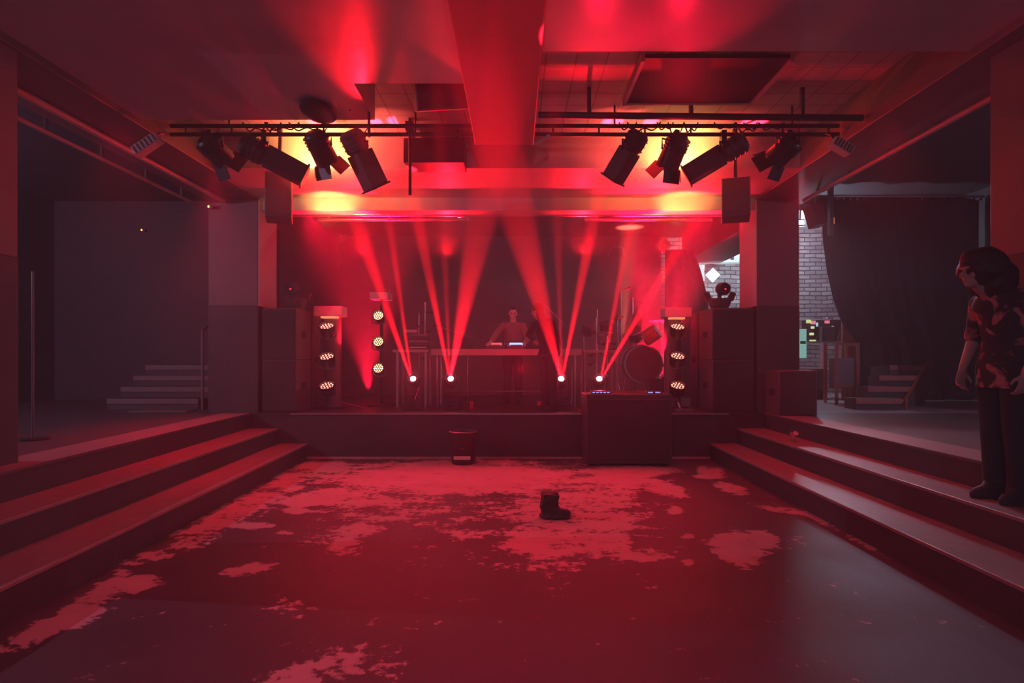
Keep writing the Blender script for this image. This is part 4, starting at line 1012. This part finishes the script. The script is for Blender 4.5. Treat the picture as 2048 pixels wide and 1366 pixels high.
DJ = dict(head=(0.0,-.06,1.665), neck=(0,-.02,1.505), chest=(0,.0,1.34), waist=(0,0,1.12), pelvis=(0,.0,.96), shl=(.185,-.01,1.44), shr=(-.185,-.02,1.44),
    ell=(.27,-.16,1.20), wrl=(.20,-.44,1.10), hdl=(-.1,-1,-.15), elr=(-.315,-.24,1.27), wrr=(-.395,-.49,1.13), hdr=(-.25,-1,-.35), hpl=(.09,0,.93), hpr=(-.09,0,.93), knl=(.10,-.01,.51), knr=(-.10,-.01,.51),
    anl=(.11,.03,.09), anr=(-.11,.03,.09), tol=(.13,-.11,.04), tor=(-.13,-.11,.04), face=(0,-1,-.12), curll=.6, curlr=.45)
person('person', 'man with short dark hair in a brown button shirt working the decks', (DJX, DJY, SZ), 0, DJ, SHIRT, TROUS)
FG = dict(head=(-.17,.05,1.60), neck=(-.10,.03,1.47), chest=(-.04,.02,1.31), waist=(.0,.0,1.10), pelvis=(.01,0,.95), shl=(-.20,.13,1.38), shr=(.05,-.08,1.41),
    ell=(-.30,.30,1.24), wrl=(-.22,.52,1.16), elr=(.15,-.12,1.13), wrr=(.16,-.02,.88), hdr=(.05,.15,-1), pnr=(-1,.2,0), hpl=(-.05,.07,.93), hpr=(.06,-.07,.93), knl=(-.05,.06,.5), knr=(.07,-.08,.5),
    anl=(-.04,.10,.09), anr=(.08,-.05,.09), tol=(-.15,.16,.04), tor=(-.03,.0,.04), face=(-.8,.6,-.1), fr=(-.8,.6,0), curll=.5, curlr=.4)
person('person', 'person in black standing sideways in front of the long table, head bent towards the man', (.53, 9.56, SZ), 0, FG, mat('black_shirt_cloth', (.03,.028,.035), .9), TROUS, 'long', skin=mat('skin_dim', (.4,.26,.22), .6))
GU = dict(head=(0.0,-.20,1.60), neck=(0,-.07,1.48), chest=(0,.03,1.31), waist=(0,.04,1.10), pelvis=(0,.03,.95), shl=(.19,.02,1.40), shr=(-.19,.02,1.40),
    ell=(.25,.07,1.13), wrl=(.22,-.05,.90), hdl=(0,-.15,-1), pnl=(-1,0,0), elr=(-.25,.03,1.14), wrr=(-.21,-.10,.92), hdr=(0,-.2,-1), pnr=(1,0,0), hpl=(.09,.02,.92), hpr=(-.09,.02,.92), knl=(.10,-.0,.5), knr=(-.10,.03,.5),
    anl=(.10,.05,.09), anr=(-.10,.05,.09), tol=(.11,-.09,.04), tor=(-.11,-.08,.04), face=(0,-1,-.05), curll=.7, curlr=.7, tails=1)
gp = person('person', 'bushy-haired person in a dark floral shirt standing in profile on the steps', (3.68, 4.52, .472), R(-83), GU, FLORAL, mat('black_trousers_cloth', (.014,.013,.018), .9), 'big', sleeves='short', skin=mat('skin_dim', (.4,.26,.22), .6))
gp.scale = (1.08,1.08,1.08)

# ------------------------------------------------------------ haze
hz = stone(-9.6, 9.6, -3.2, 14.8, -.1, 5.15)
o = hz.done('stage_haze', BLACK); o.data.materials.clear()
m = bpy.data.materials.new('thin_haze'); m.use_nodes = True; nt = m.node_tree; nt.nodes.clear()
out = nt.nodes.new('ShaderNodeOutputMaterial'); vs = nt.nodes.new('ShaderNodeVolumeScatter')
vs.inputs['Anisotropy'].default_value = .1; vs.inputs['Color'].default_value = (.95,.92,.95,1)
N = nt.nodes.new; L = nt.links.new
tc = N('ShaderNodeTexCoord'); sx = N('ShaderNodeSeparateXYZ'); L(tc.outputs['Object'], sx.inputs[0])
def mr(src, a, b_, c, d):
    n = N('ShaderNodeMapRange'); n.interpolation_type = 'SMOOTHSTEP'
    for k, v in zip(('From Min','From Max','To Min','To Max'), (a, b_, c, d)): n.inputs[k].default_value = v
    L(src, n.inputs['Value']); return n.outputs[0]
def mm(op, a, b_):
    n = N('ShaderNodeMath'); n.operation = op
    for k, v in enumerate((a, b_)):
        if isinstance(v, (int, float)): n.inputs[k].default_value = v
        else: L(v, n.inputs[k])
    return n.outputs[0]
ax = mm('ABSOLUTE', sx.outputs['X'], 0)
nzv = N('ShaderNodeTexNoise'); nzv.inputs['Scale'].default_value = .9; nzv.inputs['Detail'].default_value = 2; L(tc.outputs['Object'], nzv.inputs['Vector'])
st = mm('MULTIPLY', mr(sx.outputs['Y'], 5.0, 9.9, .3, 1.1), mr(ax, 3.2, 5.2, 1, .0))
st = mm('MULTIPLY', st, mr(sx.outputs['Z'], .3, 1.5, .25, 1))
st = mm('MULTIPLY', st, mr(nzv.outputs['Fac'], .36, .62, .4, 1.4))
L(mm('ADD', mm('MULTIPLY', st, .036), .006), vs.inputs['Density'])
nt.links.new(vs.outputs[0], out.inputs['Volume']); o.data.materials.append(m)
o['label'] = 'thin smoky haze hanging through the whole hall'; o['category'] = 'haze'; o['kind'] = 'stuff'

# ------------------------------------------------------------ lights
def LS(*a, **k): return spot(*a, **k)
# red uplights standing on the stage behind the tables
spot('red_uplight', (-3.0,12.2,.9), (-2.6,10.2,4.2), RED, 6000, 42, .9, .05)
spot('red_uplight', (2.9,12.4,.9), (2.5,10.4,4.2), RED, 11000, 48, .9, .05)
spot('red_floorlight', (2.22,12.3,1.9), (2.42,12.6,4.4), (1,.16,.10), 7000, 15, .9, .05)
for x in (-2.7,-1.2,1.2,2.6):
    spot('red_soffit_wash', (x,10.6,3.4), (x,8.7,4.06), BEAMRED, 500, 80, .9, .05)
spot('red_beam_wash', (-2.2,8.3,3.0), (-2.2,9.4,4.0), BEAMRED, 110, 100, .9, .05)
spot('red_beam_wash', (2.0,8.3,3.0), (2.0,9.4,4.0), BEAMRED, 110, 100, .9, .05)
spot('red_pillar_wash', (-2.6,10.3,1.6), (-3.99,9.65,3.1), RED, 130, 46, .8, .05)
spot('red_pillar_wash', (2.4,10.3,1.6), (3.76,9.65,3.1), RED, 320, 46, .8, .05)
# amber floods grazing the cross beam and panel
AMB = (1.0, .52, .12)
spot('amber_lamp', (-2.85,8.95,3.55), (-2.85,9.36,3.97), AMB, 90, 90, .9, .05)
spot('amber_lamp', (2.45,8.95,3.55), (2.6,9.36,3.97), AMB, 60, 90, .9, .05)
spot('amber_lamp', (-2.55,7.5,3.95), (-2.55,7.9,4.3), AMB, 130, 120, .9, .05)
spot('amber_lamp', (2.15,7.5,3.95), (2.15,7.9,4.3), AMB, 130, 120, .9, .05)
# red wash on ceiling and recess
spot('red_ceiling_wash', P(732,305,6.6), P(655,20,4.4), BEAMRED, 520, 25, 1, .05)
spot('red_ceiling_wash', (.75,5.2,3.4), (.72,4.7,4.1), RED, 45, 75, 1, .05)
spot('red_ceiling_wash', (1.45,5.2,3.4), (1.3,4.5,4.1), RED, 40, 75, 1, .05)
spot('red_board_fill', (1.85,6.7,3.5), (1.85,6.0,4.25), RED, 28, 90, 1, .03)  # added red fill to brighten the side rails of the hung board
PINK = (1,.10,.07)
spot('red_recess_wash', (-2.3,7.3,3.3), (-2.3,7.6,4.4), PINK, 260, 110, .9, .05)
spot('red_recess_wash', (1.8,7.3,3.3), (1.8,7.6,4.4), PINK, 200, 110, .9, .05)
# added unseen red fill on the man, the tables and the lamp-stand boxes
spot('red_front_fill', (.15,7.3,4.05), (0,10.7,1.95), (1,.10,.10), 110, 20, 1, .05)
spot('red_table_fill', (.1,8.0,1.4), (-.1,10.2,1.65), RED, 130, 70, 1, .02)
spot('red_box_fill', (-2.6,8.9,3.3), (-2.9,9.9,2.35), RED, 120, 36, 1, .05)
spot('red_box_fill', (2.4,8.9,3.3), (2.7,9.9,2.35), RED, 120, 36, 1, .05)
# red house wash from above on the dance floor and steps
spot('red_floor_wash', (-3.2,9.1,3.75), (-.2,6.6,0), RED, 750, 62, 1, .1)
spot('red_floor_wash', (3.0,9.1,3.75), (-.2,6.6,0), RED, 750, 62, 1, .1)
spot('red_floor_wash', (-.3,4.2,3.8), (-.4,3.0,0), RED, 330, 100, 1, .1)
for y, e in ((7.8,210),(5.9,110)):
    spot('red_side_wash', (-3.93,y,3.95), (-3.75,y-.2,0), RED, e*2, 70, 1, .1)
    spot('red_side_wash', (3.70,y,3.95), (3.70,y-.2,0), RED, e, 80, 1, .1)
# cool light from the back room
p = P(1603,445,11.0)
spot('work_lamp_beam', p+V((-.02,-.12,0)), (4.1,4.0,.2), (.72,.75,1.0), 380, 34, .8, .25)
point('back_room_light', (6.2,13.0,3.9), (.72,.8,1.0), 140, .1)
spot('back_wall_light', (4.5,13.2,2.6), (4.95,14.4,4.0), (.75,.95,1.0), 160, 100, .8, .1)
spot('back_room_floor_light', (6.6,12.2,4.3), (6.0,10.6,.7), (.6,.85,1.0), 90, 50, .8, .1)
# added violet fill points without fixtures, lifting the dark areas
VIO = (.85,.56,.88)
for q, e in (((-8.7,4.6,3.6),300),((8.7,5.6,3.6),110),((0,-1.8,2.6),105),((-1.0,10.6,4.2),8),((1.0,10.6,4.2),8)):
    point('violet_fill', q, VIO, e, 0.0)

w = bpy.data.worlds.new('World'); bpy.context.scene.world = w; w.use_nodes = True
w.node_tree.nodes['Background'].inputs[0].default_value = (.07,.055,.085,1); w.node_tree.nodes['Background'].inputs[1].default_value = 1.0

cam = bpy.data.cameras.new('camera'); co = bpy.data.objects.new('camera', cam); C.objects.link(co)
co.location = (0,0,H); co.rotation_euler = (R(90),0,0); cam.sensor_width = 36; cam.lens = F*36/2048
cam.shift_x = -6/2048; cam.shift_y = 33/2048; cam.clip_end = 100; cam.clip_start = .05
sc = bpy.context.scene; sc.camera = co
sc.view_settings.view_transform = 'Standard'; sc.view_settings.look = 'None'; sc.view_settings.exposure = 0; sc.view_settings.gamma = 1
cy = sc.cycles
cy.max_bounces = 5; cy.diffuse_bounces = 3; cy.glossy_bounces = 3; cy.volume_bounces = 0; cy.transmission_bounces = 2
cy.use_denoising = True; cy.adaptive_threshold = .04; cy.sample_clamp_indirect = 6; cy.caustics_reflective = False; cy.caustics_refractive = False
